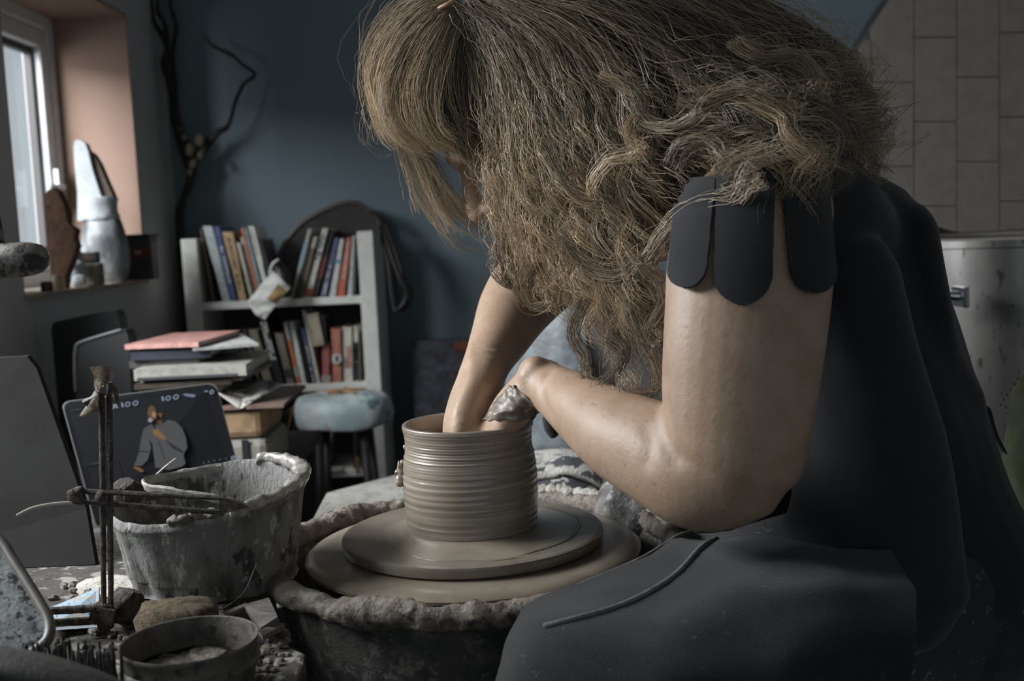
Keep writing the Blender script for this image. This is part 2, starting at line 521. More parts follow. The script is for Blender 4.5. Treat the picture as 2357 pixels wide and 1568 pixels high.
# the pot
H = 0.1185
prof_o = [(0.0700, 0.004), (0.0712, 0.008), (0.0708, 0.014), (0.0716, 0.025), (0.0722, 0.038), (0.0725, 0.050), (0.0720, 0.062), (0.0712, 0.074),
          (0.0700, 0.083), (0.0690, 0.087), (0.0682, 0.0895), (0.0678, 0.094), (0.0680, 0.100), (0.0688, 0.107), (0.0700, 0.1125), (0.0706, 0.1155), (0.0702, 0.118), (0.0692, H)]
P = catmull([(r, z, 0) for r, z in prof_o], 9)
prof = [(0.0, 0.0045)]
for i, (r, z, _) in enumerate(P):
    g = 0.00035 * math.sin(z * 2100) + 0.0003 * math.sin(z * 900 + 1) + 0.00025 * math.sin(z * 5100)
    prof.append((r + g * (0.25 if z > 0.105 or z < 0.012 else 1.0), z))
inner = [(0.0660, H + 0.0002), (0.0640, H - 0.002), (0.0618, 0.107), (0.0612, 0.09), (0.063, 0.05), (0.062, 0.02), (0.055, 0.0135), (0.0, 0.013)]
prof += [(r, z) for r, z, _ in catmull([(r, z, 0) for r, z in inner], 5)]
b = B()
b.lathe([(r, ZB + z) for r, z in prof], (PC.x, PC.y, 0), 128, wob=lambda a, z, r: 1 + 0.004 * math.sin(a + 0.5) + 0.003 * math.sin(2 * a))
pot = tag(b.build('clay_pot', m_clay, smooth=True, loc=(PC.x, PC.y, ZB + 0.004)), 'wet brown clay pot with throwing rings standing on the wheel', 'pot')
b = B()
c = U(930, 1090, 1.2)
for k in range(7):
    b.ellipsoid((c.x + random.uniform(-.006, .003), c.y + random.uniform(-.008, .004), c.z + random.uniform(-.008, .010)), [(0.004, 0, random.uniform(-.003, .003)), (0, 0.0035, 0), (random.uniform(-.003, .003), 0, 0.006)], 10, 6)
roughen(b, 0.0015, 200); b.build('clay_lump', m_clay, pot, smooth=True)
b = B(); c = U(934, 1030, 1.2); b.ellipsoid(c, [(0.003, 0, 0), (0, 0.003, 0), (0, 0, 0.003)], 8, 6); roughen(b, 0.001, 300); b.build('clay_lump', m_clay, pot, smooth=True)
# ================================================================== left work table and what stands on it
ZT = 0.572
m_wood = mat('clay_stained_wood', (0.06, 0.053, 0.045), 0.8, var=(0.03, 0.027, 0.024), vscale=16, bump=0.5, bscale=60, spots=[((0.26, 0.24, 0.21), 12, 0.56, 0.64)])
tb = thing('work_table', 'clay-stained side table crowded with throwing tools left of the wheel', 'table', (-0.62, 1.05, 0))
top = [(-1.0, 0.62, ZT), (-0.16, 0.62, ZT), (-0.185, 0.92, ZT), (-0.285, 1.04, ZT), (-0.305, 1.36, ZT), (-1.0, 1.36, ZT)]
b = B(); b.prism([(x, y, ZT - 0.03) for x, y, z in top], (0, 0, 0.03)); b.build('table_top', m_wood, tb, bevel=0.003)
for x, y in ((-0.96, 0.67), (-0.24, 0.67), (-0.96, 1.31), (-0.36, 1.31)):
    b = B(); b.box((x, y, (ZT - 0.03) / 2), (0.045, 0.045, ZT - 0.03)); b.build('leg', m_wood, tb)

# big clay bucket
m_bucket = mat('clay_caked_plastic', (0.20, 0.195, 0.185), 0.7, var=(0.085, 0.08, 0.075), vscale=11, stretch=(1, 1, 0.5), bump=0.7, bscale=80,
               spots=[((0.05, 0.047, 0.045), 16, 0.60, 0.66), ((0.32, 0.35, 0.28), 26, 0.655, 0.68)])
m_bin = mat('bucket_inside', (0.20, 0.19, 0.17), 0.55, var=(0.1, 0.095, 0.085), vscale=14, bump=0.4, bscale=60, spots=[((0.30, 0.34, 0.27), 18, 0.58, 0.64), ((0.07, 0.07, 0.065), 25, 0.62, 0.67)])
BC = U(482, 1125, 1.14); BR = 0.0965; BZ = BC.z
bk = thing('bucket', 'large clay-caked bucket with pale drips, standing left of the wheel', 'bucket', (BC.x, BC.y, ZT))
def bw(a, z, r):
    f = 1.0
    t = (z - ZT) / (BZ - ZT)
    for ac, d, w in ((math.radians(232), 0.075, 0.13), (math.radians(214), 0.03, 0.08), (math.radians(255), 0.03, 0.07)):
        da = (a - ac + math.pi) % (2 * math.pi) - math.pi
        f -= d * math.exp(-(da / w) ** 2) * max(0, 1 - max(0, t - 0.62) * 6)
    return f + 0.012 * math.sin(2 * a + 0.6)
tiltz = lambda p: p
pr = [(0.0, ZT + .001), (BR * 0.80, ZT + .001), (BR * 0.84, ZT + 0.006), (BR * 0.90, ZT + 0.035), (BR * 0.97, ZT + 0.075), (BR * 1.0, BZ - 0.012), (BR * 1.015, BZ - 0.008), (BR * 1.0, BZ - 0.002), (BR * 0.985, BZ)]
b = B(); b.lathe([(r, z) for r, z, _ in catmull([(r, z, 0) for r, z in pr], 4)] + [(BR * 0.965, BZ - 0.002), (BR * 0.95, BZ - 0.02), (BR * 0.88, ZT + 0.02), (0.0, ZT + 0.016)], (BC.x, BC.y, 0), 96, wob=bw)
def tilt(b, start=0):
    a = np.array(b.v); s = 0.115
    k = np.clip((a[:, 2] - ZT) / (BZ - ZT), 0, 1.3)
    a[:, 2] += s * (a[:, 0] - BC.x) * k * 0.8
    a[:, 2] -= 0.10 * (BC.y - a[:, 1]) * k
    b.v = [tuple(x) for x in a]
roughen(b, 0.0012, 60); tilt(b); b.build('bucket_body', m_bucket, bk, smooth=60)
# wet clay smeared over the right of the rim
b = B(); pts = []
for t in np.linspace(-62, 70, 26):
    a = math.radians(t); pts.append((BC.x + math.cos(a) * BR * 0.985, BC.y + math.sin(a) * BR * 0.985, BZ + 0.000))
b.tube(pts, [(0.0035 + 0.005 * max(0, math.sin((i - 3) / 22 * math.pi)) * random.uniform(.6, 1.3), 0.006) for i in range(26)], n=10, ref=(0, 0, 1), sub=2); roughen(b, 0.0028, 120); tilt(b)
b.build('wet_clay_smear', mat('wet_grey_clay', (0.34, 0.32, 0.29), 0.22, var=(0.2, 0.185, 0.165), vscale=40, spec=0.7, coat=0.5), bk, smooth=True)
b = B()
for k in range(6):
    a = math.radians(random.uniform(-95, -60)); b.ellipsoid((BC.x + math.cos(a) * BR * .97 + random.uniform(-.004, .004), BC.y + math.sin(a) * BR * .97, BZ + random.uniform(0, .008)), [(0.006, 0, .002), (0, .004, 0), (-.002, 0, .006)], 10, 7)
roughen(b, 0.003, 150); tilt(b); b.build('clay_crumb', m_crust, bk, smooth=True)
# pale bent strip lying in the mouth of the bucket
b = B(); rows = []
pxs = [(512, 1076), (455, 1084), (395, 1095), (352, 1104), (332, 1113), (345, 1124), (400, 1132), (455, 1141), (520, 1152), (540, 1156)]
Ys = [1.17, 1.17, 1.165, 1.155, 1.135, 1.11, 1.09, 1.08, 1.07, 1.065]
cl = catmull([U(x, y, Y) for (x, y), Y in zip(pxs, Ys)], 4)
b.tube(cl, [(0.0022, 0.006)] * len(cl), n=8, ref=(0, 0.6, -0.8)); roughen(b, 0.0008, 150)
tag(b.build('bent_strip', mat('pale_clay_dusted', (0.40, 0.385, 0.35), 0.7, var=(0.3, 0.285, 0.255), vscale=30, bump=.3)), 'pale bent strip looped in the mouth of the clay bucket', 'strip')
b = B(); b.tube([U(352, 1100, 1.19), U(378, 1077, 1.20), U(404, 1056, 1.21)], [(0.0012, 0.004), (0.0012, 0.0035), (0.0008, 0.0012)], n=8, sub=3)
tag(b.build('wooden_stick', m_crustp), 'thin pointed stick poking up behind the bucket rim', 'stick')

# throwing gauge
m_rust = mat('rusted_clay_metal', (0.12, 0.098, 0.08), 0.7, var=(0.05, 0.042, 0.036), vscale=45, bump=0.9, bscale=160, metal=0.2, spots=[((0.19, 0.16, 0.13), 60, 0.60, 0.68)])
m_tape = mat('brown_parcel_tape', (0.17, 0.125, 0.085), 0.35, var=(0.08, 0.06, 0.045), vscale=40, bump=0.4, bscale=90, spots=[((0.30, 0.26, 0.21), 50, 0.6, 0.68)])
YG = 0.99
g0 = U(240, 1478, YG); g0.z = ZT
ga = thing('throwing_gauge', 'rusty upright throwing gauge with twin rods, a pointed arm and torn tape', 'gauge', (g0.x, g0.y, ZT))
for px0, px1, top_ in ((231, 234, 905), (249, 251, 880)):
    b = B(); t_ = U(px0 + 3, top_, YG); bo = U(px1 + 5, 1440, YG)
    b.tube([bo, (bo * 0.5 + t_ * 0.5), t_], [(0.0027, 0.002)] * 3, n=8, sub=8, cap='flat'); roughen(b, 0.0004, 220); b.build('rod', m_rust, ga, smooth=50)
def arm(p0, p1, w, name):
    b = B(); b.tube([U(*p) for p in (p0, tuple((V(p0) + V(p1)) / 2), p1)], [(w, 0.003)] * 3, n=8, sub=8, cap='flat'); roughen(b, 0.0006, 200); b.build(name, m_rust, ga, smooth=50)
arm((168, 1130, YG - .006), (515, 1147, YG + .012), 0.0025, 'arm_bar')
arm((168, 1154, YG - .006), (515, 1181, YG + .012), 0.0025, 'arm_bar')
b = B(); b.tube([U(163, 1140, YG - .006), U(186, 1128, YG - .006)], [(0.005, .003), (0.004, .003)], n=8); b.tube([U(163, 1142, YG - .006), U(186, 1155, YG - .006)], [(0.005, .003), (0.004, .003)], n=8)
roughen(b, 0.0006, 200); b.build('arm_end', m_rust, ga, smooth=50)
b = B(); b.prism([U(*p, YG + .008) for p in ((505, 1146), (530, 1148), (577, 1168), (530, 1178), (505, 1182))], (0, 0.005, 0)); roughen(b, 0.0008, 200); b.build('pointer_tip', m_rust, ga)
def knob(px, py, Y, r, w, name='wing_nut'):
    b = B(); c = U(px, py, Y)
    n = 18; vs = []
    b.tube([c + Vector((-w / 2, 0.006, 0)), c + Vector((-w / 4, 0.003, 0)), c + Vector((w / 4, 0, 0)), c + Vector((w / 2, -0.003, 0))], [(r * .85, r * .85), (r, r), (r, r), (r * .8, r * .8)], n=n, cap='flat')
    a = np.array(b.v); k = np.arange(len(a)) % n; cc = V(c)
    f = 1 + 0.10 * np.where(k % 3 == 0, 1, -0.5)
    a[:, 1:] = cc[1:] + (a[:, 1:] - cc[1:]) * f[:, None]
    b.v = [tuple(x) for x in a]; roughen(b, 0.0012, 130); return b.build(name, m_rust, ga, smooth=50)
knob(290, 1137, YG + .022, 0.0135, 0.018); knob(287, 1398, YG + .018, 0.0165, 0.020)
b = B(); c = U(231, 1145, YG - .008); b.ellipsoid(c, [(.0042, 0, 0), (0, .004, 0), (0, 0, .0055)], 12, 8); roughen(b, .0008, 250); b.build('bolt', m_rust, ga, smooth=True)
for y_, x0 in ((1404, 70), (1432, 70)):
    b = B(); p0, p1 = U(x0, y_ + 6, YG - .02), U(258, y_ - 6, YG)
    pts = [p0.lerp(p1, t) for t in np.linspace(0, 1, 70)]
    b.tube(pts, [0.0036 + 0.0005 * (i % 2) for i in range(70)], n=8, cap='flat'); roughen(b, .0004, 200); b.build('threaded_rod', m_rust, ga, smooth=50)
b = B(); c = U(240, 1412, YG); b.box(c, (0.020, 0.014, 0.014), Matrix.Rotation(0.3, 3, 'Y')); b.tube([U(240, 1418, YG), U(240, 1470, YG), (g0.x, g0.y, ZT + .001)], [.006, .0065, .011], n=10, cap='flat'); roughen(b, .0016, 120); b.build('clamp', m_rust, ga, smooth=50)
def tape(grid_px, dy):
    b = B(); g = [[U(x, y, YG + d) for (x, y, d) in row] for row in grid_px]
    G = np.array([[V(p) for p in r] for r in g])
    G2 = np.array([catmull(list(r), 5) for r in G]); G3 = np.array([catmull(list(G2[:, j]), 5) for j in range(G2.shape[1])]).transpose(1, 0, 2)
    b.sheet(G3, 0.0006); b.build('tape_wrap', m_tape, ga, smooth=60)
tape([[(207, 846, -.006), (232, 842, -.012), (252, 846, -.010), (262, 860, .004)], [(217, 866, -.004), (232, 880, -.011), (250, 876, -.011), (259, 868, .004)], [(218, 890, -.002), (224, 905, -.008), (236, 892, -.01), (256, 872, .0)]], 0)
tape([[(256, 870, -.004), (246, 884, -.012), (232, 892, -.012), (226, 890, .0)], [(222, 906, -.006), (216, 915, -.008), (206, 922, .0), (214, 905, .004)], [(190, 922, -.004), (192, 930, -.006), (200, 934, -.002), (205, 928, .004)]], 0)
tape([[(228, 905, -.010), (226, 918, -.010), (228, 938, -.010), (230, 944, -.008)], [(212, 915, -.006), (208, 930, -.008), (206, 950, -.008), (204, 956, -.004)], [(203, 930, .002), (192, 946, .000), (184, 958, .0), (180, 963, .002)]], 0)
tape([[(246, 878, .004), (254, 882, .006), (262, 885, .006)], [(258, 898, .006), (264, 902, .008), (272, 900, .008)], [(266, 928, .004), (270, 931, .006), (275, 933, .006)]], 0)
b = B(); b.tube([U(178, 1156, 1.0), U(120, 1161, .995), U(75, 1170, .99), U(40, 1186, .985)], [.0016, .0016, .0015, .0012], n=8, sub=4)
tag(b.build('needle_stick', mat('bone_stick', (0.42, 0.39, 0.33), 0.6)), 'thin pale curved stick pointing left from the gauge arm', 'stick')

# small tub in front
m_tub = mat('scuffed_translucent_tub', (0.115, 0.105, 0.09), 0.5, var=(0.06, 0.055, 0.05), vscale=16, bump=0.35, bscale=70, spots=[((0.035, 0.03, 0.028), 24, 0.6, 0.68)])
TC = U(436, 1470, 0.84); TZ = TC.z; TR = 0.0515
tub = thing('plastic_tub', 'small round clay-smeared tub with a ridged rim in the foreground', 'tub', (TC.x, TC.y, ZT))
b = B(); b.lathe([(0.0, ZT + .001), (TR * .86, ZT + .001), (TR * .90, ZT + .005), (TR * .95, TZ - .022), (TR * 1.0, TZ - .021), (TR * 1.02, TZ - .018), (TR * 1.0, TZ - .016), (TR * .965, TZ - .015), (TR * .97, TZ - .006), (TR * 1.0, TZ - .004), (TR * 1.01, TZ - .001), (TR, TZ), (TR * .975, TZ - .0005), (TR * .94, TZ - .01), (TR * .9, ZT + .008), (0, ZT + .006)], (TC.x, TC.y, 0), 80)
b.build('tub_body', m_tub, tub, smooth=40)
b = B(); b.lathe([(0, ZT + .022), (TR * .6, ZT + .0225), (TR * .895, ZT + .024)], (TC.x, TC.y, 0), 48); roughen(b, .003, 60); b.build('clay_sludge', m_crust, tub, smooth=True)

# sponge, card, board scraps
m_sponge = mat('dry_sponge', (0.19, 0.145, 0.09), 0.95, var=(0.10, 0.075, 0.048), vscale=60, bump=1.0, bscale=220)
b = B(); c = U(408, 1405, 0.95)
b.lathe([(0.0, ZT + .001), (.031, ZT + .001), (.0355, ZT + .006), (.036, c.z - .004), (.033, c.z + .003), (.026, c.z + .006), (0, c.z + .006)], (c.x, c.y, 0), 72, ell=(1, .72)); roughen(b, .0022, 130, octaves=3)
tag(b.build('sponge', m_sponge, smooth=True), 'round brown dried sponge lying between the bucket and the small tub', 'sponge')
m_card = mat('pale_blue_card', (0.27, 0.36, 0.43), 0.6, var=(0.33, 0.30, 0.26), vscale=22, vlo=.5, vhi=.6, spots=[((0.08, 0.1, 0.13), 40, 0.66, 0.7)])
card = thing('printed_card', 'pale blue printed card lying under the gauge rods', 'card', tuple(U(172, 1440, 1.02).to_2d()) + (ZT,))
q = [U(118, 1398, 1.07), U(228, 1352, 1.09), U(226, 1444, 1.0), U(112, 1452, .98)]
b = B(); b.prism(q, (0, .002, -.001)); b.build('card_sheet', m_card, card)
b = B()
for i in range(7):
    u = 0.12 + 0.12 * i
    p0, p1 = q[0].lerp(q[1], u), q[3].lerp(q[2], u)
    for j in range(5):
        a0 = p0.lerp(p1, 0.12 + .16 * j); a1 = p0.lerp(p1, 0.12 + .16 * j + random.uniform(.05, .12)); w = (q[1] - q[0]) * 0.018
        o = Vector((0, -.0006, .0003))
        b.add([a0 + o, a1 + o, a1 + w + o, a0 + w + o], [(0, 1, 2, 3)])
b.build('print', mat('card_ink', (0.10, 0.13, 0.18), .6), card)
m_scrap = mat('grey_wood_scrap', (0.20, 0.185, 0.165), 0.8, var=(0.11, 0.1, 0.09), vscale=18, bump=.6, bscale=80, stretch=(1, 5, 1))
def slabpx(name, poly, Y, ext, m, label, cat, rgh=.0):
    b = B(); b.prism([U(x, y, (Y if np.isscalar(Y) else Y[i])) for i, (x, y) in enumerate(poly)], ext)
    if rgh: roughen(b, rgh, 90)
    return tag(b.build(name, m), label, cat)
slabpx('wooden_rib', [(560, 1392), (618, 1376), (640, 1420), (598, 1446)], [.98, 1.0, .95, .94], (0, .004, -.008), m_scrap, 'small worn grey wooden block between sponge and splash pan', 'tool', .0006)
slabpx('wooden_knife', [(515, 1408), (566, 1388), (568, 1394), (520, 1416)], [.96, .99, .985, .955], (0, .002, -.004), m_scrap, 'slim pale wooden knife beside the sponge', 'tool')
slabpx('wood_chip', [(596, 1452), (640, 1432), (655, 1438), (604, 1464)], [.93, .96, .955, .925], (0, .002, -.005), m_scrap, 'thin wood chip leaning below the grey block', 'tool')
b = B(); b.tube([U(590, 1300, 1.02), U(560, 1365, .99), U(515, 1400, .965), U(505, 1404, .96)], .0005, n=6, sub=5); tag(b.build('wire', m_rust), 'fine dark wire running from the pan rim to the sponge', 'wire')
b = B(); b.tube([U(718, 1205, 1.36), U(755, 1180, 1.37), U(810, 1168, 1.38), U(850, 1172, 1.385)], .0006, n=6, sub=5); tag(b.build('wire', m_rust), 'fine dark wire arching over the far left rim of the splash pan', 'wire')

# scrub brush: bristles upright in a dark curved back
m_blk = mat('dark_rubber', (0.030, 0.028, 0.028), 0.6, var=(0.05, 0.045, 0.04), vscale=30, bump=.3, bscale=120)
br0 = U(160, 1560, .80)
brush = thing('scrub_brush', 'dark scrub brush lying bristles up in the bottom left corner', 'brush', (br0.x, br0.y, ZT))
b = B(); c0, c1 = U(30, 1580, .80), U(285, 1600, .80); zz = ZT + .012
b.tube([(c0.x, c0.y, ZT + .012), ((c0.x + c1.x) / 2, c0.y, ZT + .012), (c1.x, c1.y, ZT + .012)], [(.011, .03)] * 3, n=12, sub=4); b.build('brush_back', m_blk, brush, smooth=True)
proto = None
for r in range(3):
    for i in range(17):
        px = 58 + 13.2 * i + random.uniform(-4, 4); Yk = .785 + .016 * r
        tp = U(px, 1500 - 9 * r + random.uniform(-10, 10) - 12 * (i < 9), Yk)
        if proto is None:
            bb = B(); bb.tube([(0, 0, 0), (0, 0, .7), (0, 0, 1)], [.0014, .0014, .0009], n=6); me_b = bpy.data.meshes.new('bristle')
            me_b.from_pydata(bb.v, [], bb.f); me_b.materials.append(m_blk); proto = me_b
        o = bpy.data.objects.new('bristle', proto); COL.objects.link(o); o.parent = brush
        base = Vector((tp.x + random.uniform(-.002, .002), tp.y, ZT + .016)); o.location = base - WLOC[brush.name]
        o.scale = (1, 1, max(.01, tp.z - base.z)); o.rotation_euler = (random.uniform(-.1, .1), random.uniform(-.12, .12), 0)
b = B(); b.tube([U(-30, 1528, .70), U(50, 1540, .70), U(130, 1560, .70), U(220, 1592, .70), U(290, 1630, .70)], [(.010, .02)] * 5, n=12, sub=4)
tag(b.build('scraper', m_blk, smooth=True), 'dark curved scraper crossing the bottom left corner in front of the brush', 'scraper')

# splattered tray leaning at the left edge
m_tray = mat('splattered_clear_plastic', (0.24, 0.26, 0.265), 0.18, var=(0.10, 0.105, 0.105), vscale=14, spec=.8, coat=.6, bump=.3, bscale=40,
             spots=[((0.035, 0.033, 0.032), 42, 0.60, 0.625), ((0.05, 0.047, 0.045), 110, 0.62, 0.64)])
tr0 = U(30, 1490, .86)
tray = thing('plastic_tray', 'clay-splattered clear plastic tray with a thick rim leaning at the left edge', 'tray', (tr0.x, tr0.y, ZT))
edge = [(-130, 1210), (-60, 1205), (0, 1245), (30, 1290), (65, 1345), (98, 1400), (113, 1432), (114, 1462), (100, 1484), (70, 1505), (30, 1520), (-60, 1530), (-130, 1520), (-160, 1400)]
yt = lambda y: .80 + (1530 - y) / 320 * .09
pe = catmull([V(U(x, y, yt(y))) for x, y in edge] + [V(U(*edge[0], yt(edge[0][1])))], 4)[:-1]
b = B(); b.tube(list(pe), (.0042), n=10, closed=True, ref=(0, 1, 0)); b.build('tray_rim', mat('grey_plastic_rim', (0.13, 0.12, 0.108), .45, var=(.09, .083, .075), vscale=20), tray, smooth=True)
b = B(); b.prism([tuple(p) for p in pe], (0, .003, .001)); b.build('tray_sheet', m_tray, tray)
b = B(); b.tube([U(20, 1452, .828), U(38, 1412, .838), U(53, 1380, .85)], [.002, .0022, .0015], n=8, sub=3); b.build('clay_streak', m_crust, tray, smooth=True)

# debris on the table
b = B()
for k in range(120):
    px, py = random.choice([(random.uniform(190, 330), random.uniform(1440, 1530)), (random.uniform(590, 680), random.uniform(1440, 1568)), (random.uniform(120, 330), random.uniform(1340, 1400))])
    t = (CAM.z - ZT); v = U(px, py, 1.0) - CAM; p = CAM + v * (t / -v.z)
    if p.x > -.2 or p.y > 1.33 or p.y < .64: continue
    s = random.uniform(.002, .0065)
    b.ellipsoid((p.x, p.y, ZT + s * .35), [(s, random.uniform(-s, s) * .5, 0), (0, s * .8, random.uniform(-s, s) * .3), (0, 0, s * .55)], 6, 4)
roughen(b, .0015, 160)
o = tag(b.build('clay_crumbs', m_crust), 'dry clay crumbs and shavings littering the side table', 'clay'); o['kind'] = 'stuff'
b = B(); c = U(262, 1380, 1.12); b.lathe([(0, ZT + .001), (.046, ZT + .001), (.044, ZT + .004), (.025, ZT + .007), (0, ZT + .007)], (c.x + .012, c.y + .01, 0), 40, ell=(1.2, .8)); roughen(b, .004, 45)
tag(b.build('plaster_scrap', m_crustp, smooth=True), 'pale crust of dried plaster beneath the bucket\'s left side', 'plaster')

# splattered cylinder end at the left edge
m_splat = mat('clay_smeared_black', (0.19, 0.17, 0.145), 0.6, var=(0.026, 0.026, 0.03), vscale=28, vlo=.46, vhi=.56, bump=.4, bscale=80)
hd = thing('tool_handle', 'clay-smeared round bar end reaching in from the left edge', 'handle', tuple(U(0, 600, 1.0)))
b = B(); b.tube([U(-330, 622, 1.02), U(-100, 607, 1.0), U(30, 599, .99), U(74, 596, .99)], [.0155, .0155, .0155, .0145], n=24, sub=4); b.build('bar', m_splat, hd, smooth=True)
b = B(); b.tube([U(-4, 562, .995), U(-12, 500, .995), U(-40, 350, 1.0)], [(.006, .006), (.0045, .0045), (.0045, .0045)], n=12, sub=3); b.build('cord_sleeve', m_splat, hd, smooth=True)
b = B(); b.tube([U(-330, 622, 1.02), (U(-330, 622, 1.02).x, 1.02, ZT + .001)], [.015, .018], n=12, cap='flat'); b.build('post', m_splat, hd, smooth=True)
import zlib
# ================================================================== bookcase and books
YF = 3.26
m_white = mat('white_laminate', (0.76, 0.76, 0.71), 0.5, var=(0.68, 0.675, 0.63), vscale=12)
zf = lambda py, px=640, Y=YF: U(px, py, Y).z
bx0 = U(422, 640, YF).x; bx1 = U(864, 640, YF).x
ztop = U(640, 541, YF).z; zA = zf(690); zB = zf(889); zC = zf(1090)
bc = thing('bookcase', 'white bookcase with three packed shelves against the blue wall', 'bookcase', ((bx0 + bx1) / 2, YF + .13, 0))
PW = 0.046
for x in (bx0 + PW / 2, bx1 - PW / 2):
    b = B(); b.box((x, YF + .13, ztop / 2), (PW, .26, ztop)); b.build('side_panel', m_white, bc, bevel=.003)
for z in (zA, zB, zC):
    b = B(); b.box(((bx0 + bx1) / 2, YF + .135, z - .011), (bx1 - bx0 - 2 * PW, .25, .022)); b.build('shelf', m_white, bc, bevel=.002)
b = B(); b.box(((bx0 + bx1) / 2, YF + .255, ztop / 2 - .03), (bx1 - bx0 - 2 * PW, .008, ztop - .06)); b.build('back_panel', mat('shelf_back', (.10, .10, .10), .8), bc)
b = B(); b.box(((bx0 + bx1) / 2, YF + .05, .03), (bx1 - bx0 - 2 * PW, .02, .06)); b.build('plinth', m_white, bc)

m_pages = mat('book_pages', (0.50, 0.46, 0.38), .85, var=(.42, .385, .32), vscale=40)
m_ink = mat('spine_lettering_pale', (0.55, 0.54, 0.50), .6)
m_inkd = mat('spine_lettering_dark', (0.03, 0.03, 0.035), .6)
def book(tl, tr, bl, br, ytop, ybot, col, label, group, z0, Y=None, depth=.15, letters=None, bands=(), lw=.5):
    """spine corners by outline; the book runs back into the shelf"""
    Y = Y or YF + .012 + random.uniform(0, .012)
    c = srgb(col); c = tuple(min(.8, x * 1.35) for x in c)
    P = [U(bl, ybot, Y), U(br, ybot, Y), U(tr, ytop, Y), U(tl, ytop, Y)]
    dz = z0 - P[0].z + .0005
    for p in P: p.z += dz
    P[1].z = P[0].z
    t = thing('book', label, 'book', ((P[0].x + P[1].x) / 2, Y + depth / 2, z0), group)
    ctr = sum(P, Vector()) / 4
    wv = (P[1] - P[0] + P[2] - P[3]) / 2; w = wv.length; e = wv.normalized(); cv = min(.003, w * .14)
    m = mat('cover_%02x%02x%02x' % tuple(col), c, .5, var=tuple(x * .78 for x in c), vscale=20)
    b = B(); D = Vector((0, depth, 0))
    b.prism(P, (0, .003, 0))
    b.prism([P[0], P[0] + e * cv, P[3] + e * cv, P[3]], D); b.prism([P[1] - e * cv, P[1], P[2], P[2] - e * cv], D)
    b.build('cover', m, t)
    b = B(); s = Vector((0, .004, 0)); up = (P[3] - P[0]).normalized() * .004
    b.prism([P[0] + e * cv + s + up, P[1] - e * cv + s + up, P[2] - e * cv + s - up, P[3] + e * cv + s - up], D * .95); b.build('pages', m_pages, t)
    upv = (P[3] - P[0])
    for u0, u1, bcol in bands:
        b = B(); q = [P[0].lerp(P[3], u0), P[1].lerp(P[2], u0), P[1].lerp(P[2], u1), P[0].lerp(P[3], u1)]
        b.prism([p + Vector((0, -.0004, 0)) for p in q], (0, .0006, 0)); b.build('spine_band', mat('band_%02x%02x%02x' % tuple(bcol), srgb(bcol), .5), t)
    if letters:
        u0, u1, pale = letters
        b = B(); n = max(9, int((u1 - u0) * upv.length / .010)); rr = random.Random(zlib.crc32(label.encode()) % 999 + tl)
        for k in range(n):
            if rr.random() < .12: continue
            ua = u0 + (u1 - u0) * k / n; ub = ua + (u1 - u0) / n * .68
            for sg in rr.choice([((-1, 1),), ((-1, -.3), (.3, 1)), ((-1, .2),), ((-.2, 1), (-1, -.6))]):
                q = [P[0].lerp(P[3], u).lerp(P[1].lerp(P[2], u), .5 + lw * .5 * s_) for u, s_ in ((ua, sg[0]), (ua, sg[1]), (ub, sg[1]), (ub, sg[0]))]
                b.prism([p + Vector((0, -.0004, 0)) for p in q], (0, .0006, 0))
        b.build('spine_lettering', m_ink if pale else m_inkd, t)
    return t
g1 = 'books leaning left on the top shelf'
G = (lambda *a, **k: book(*a, g1, zA, **k))
G(459, 465, 488, 495, 520, 689, (70, 56, 44), 'thin dark brown book at the left end of the top shelf')
G(466, 488, 510, 530, 514, 688, (150, 157, 158), 'thick silver grey book near the left end of the top shelf')
G(489, 506, 531, 547, 516, 688, (58, 76, 112), 'blue book with pale lettering beside the silver grey one', letters=(.25, .75, True), lw=.35)
G(511, 535, 549, 569, 529, 688, (158, 134, 98), 'tan book with dark lettering on the top shelf', letters=(.1, .92, False), lw=.35)
G(536, 543, 570, 576, 531, 688, (96, 76, 62), 'narrow brown book pressed against the tan book')
G(544, 551, 577, 583, 555, 688, (178, 178, 170), 'short slim white book right of the brown one')
G(552, 559, 584, 591, 543, 688, (166, 164, 158), 'slim off-white book leaning on the short white one', letters=(.5, .9, False), lw=.3)
G(554, 561, 593, 600, 522, 688, (172, 112, 84), 'slim salmon book leaning among white books')
G(562, 568, 602, 609, 523, 688, (138, 158, 164), 'slim pale blue book beside the salmon one')
G(569, 584, 612, 627, 519, 688, (186, 188, 180), 'white ring-bound book leaning above the hanging paper', letters=(.6, .97, False), lw=.2)
G(595, 603, 630, 638, 550, 688, (52, 46, 54), 'dark purple book last in the left-leaning row')
g1 = 'books leaning right on the top shelf'
G(708, 719, 668, 676, 527, 689, (158, 158, 148), 'cream and pale blue book at the start of the right-leaning row', bands=[(.45, .8, (140, 162, 172))])
G(716, 722, 678, 688, 556, 689, (52, 50, 46), 'dark narrow book behind the pale blue one')
G(722, 731, 690, 697, 547, 689, (108, 92, 76), 'brown book with a cream top on the top shelf', bands=[(.82, 1.0, (170, 165, 150))])
G(740, 758, 698, 717, 528, 689, (178, 178, 168), 'tall white book with an orange foot', bands=[(.02, .13, (172, 92, 64))], letters=(.55, .92, False), lw=.55)
G(761, 769, 719, 731, 537, 689, (42, 38, 40), 'black book with a dull red stripe between white and navy books', bands=[(.3, .62, (104, 56, 44))])
G(770, 780, 735, 753, 552, 689, (76, 82, 112), 'navy book with pale lettering on the top shelf', letters=(.05, .55, True), lw=.45)
G(781, 794, 756, 774, 555, 689, (182, 186, 182), 'white book with a blue dot on the spine', bands=[(.58, .64, (92, 142, 162))])
G(796, 809, 776, 796, 553, 689, (170, 92, 70), 'orange red book with pale motifs on the spine', letters=(.3, .95, True), lw=.35)
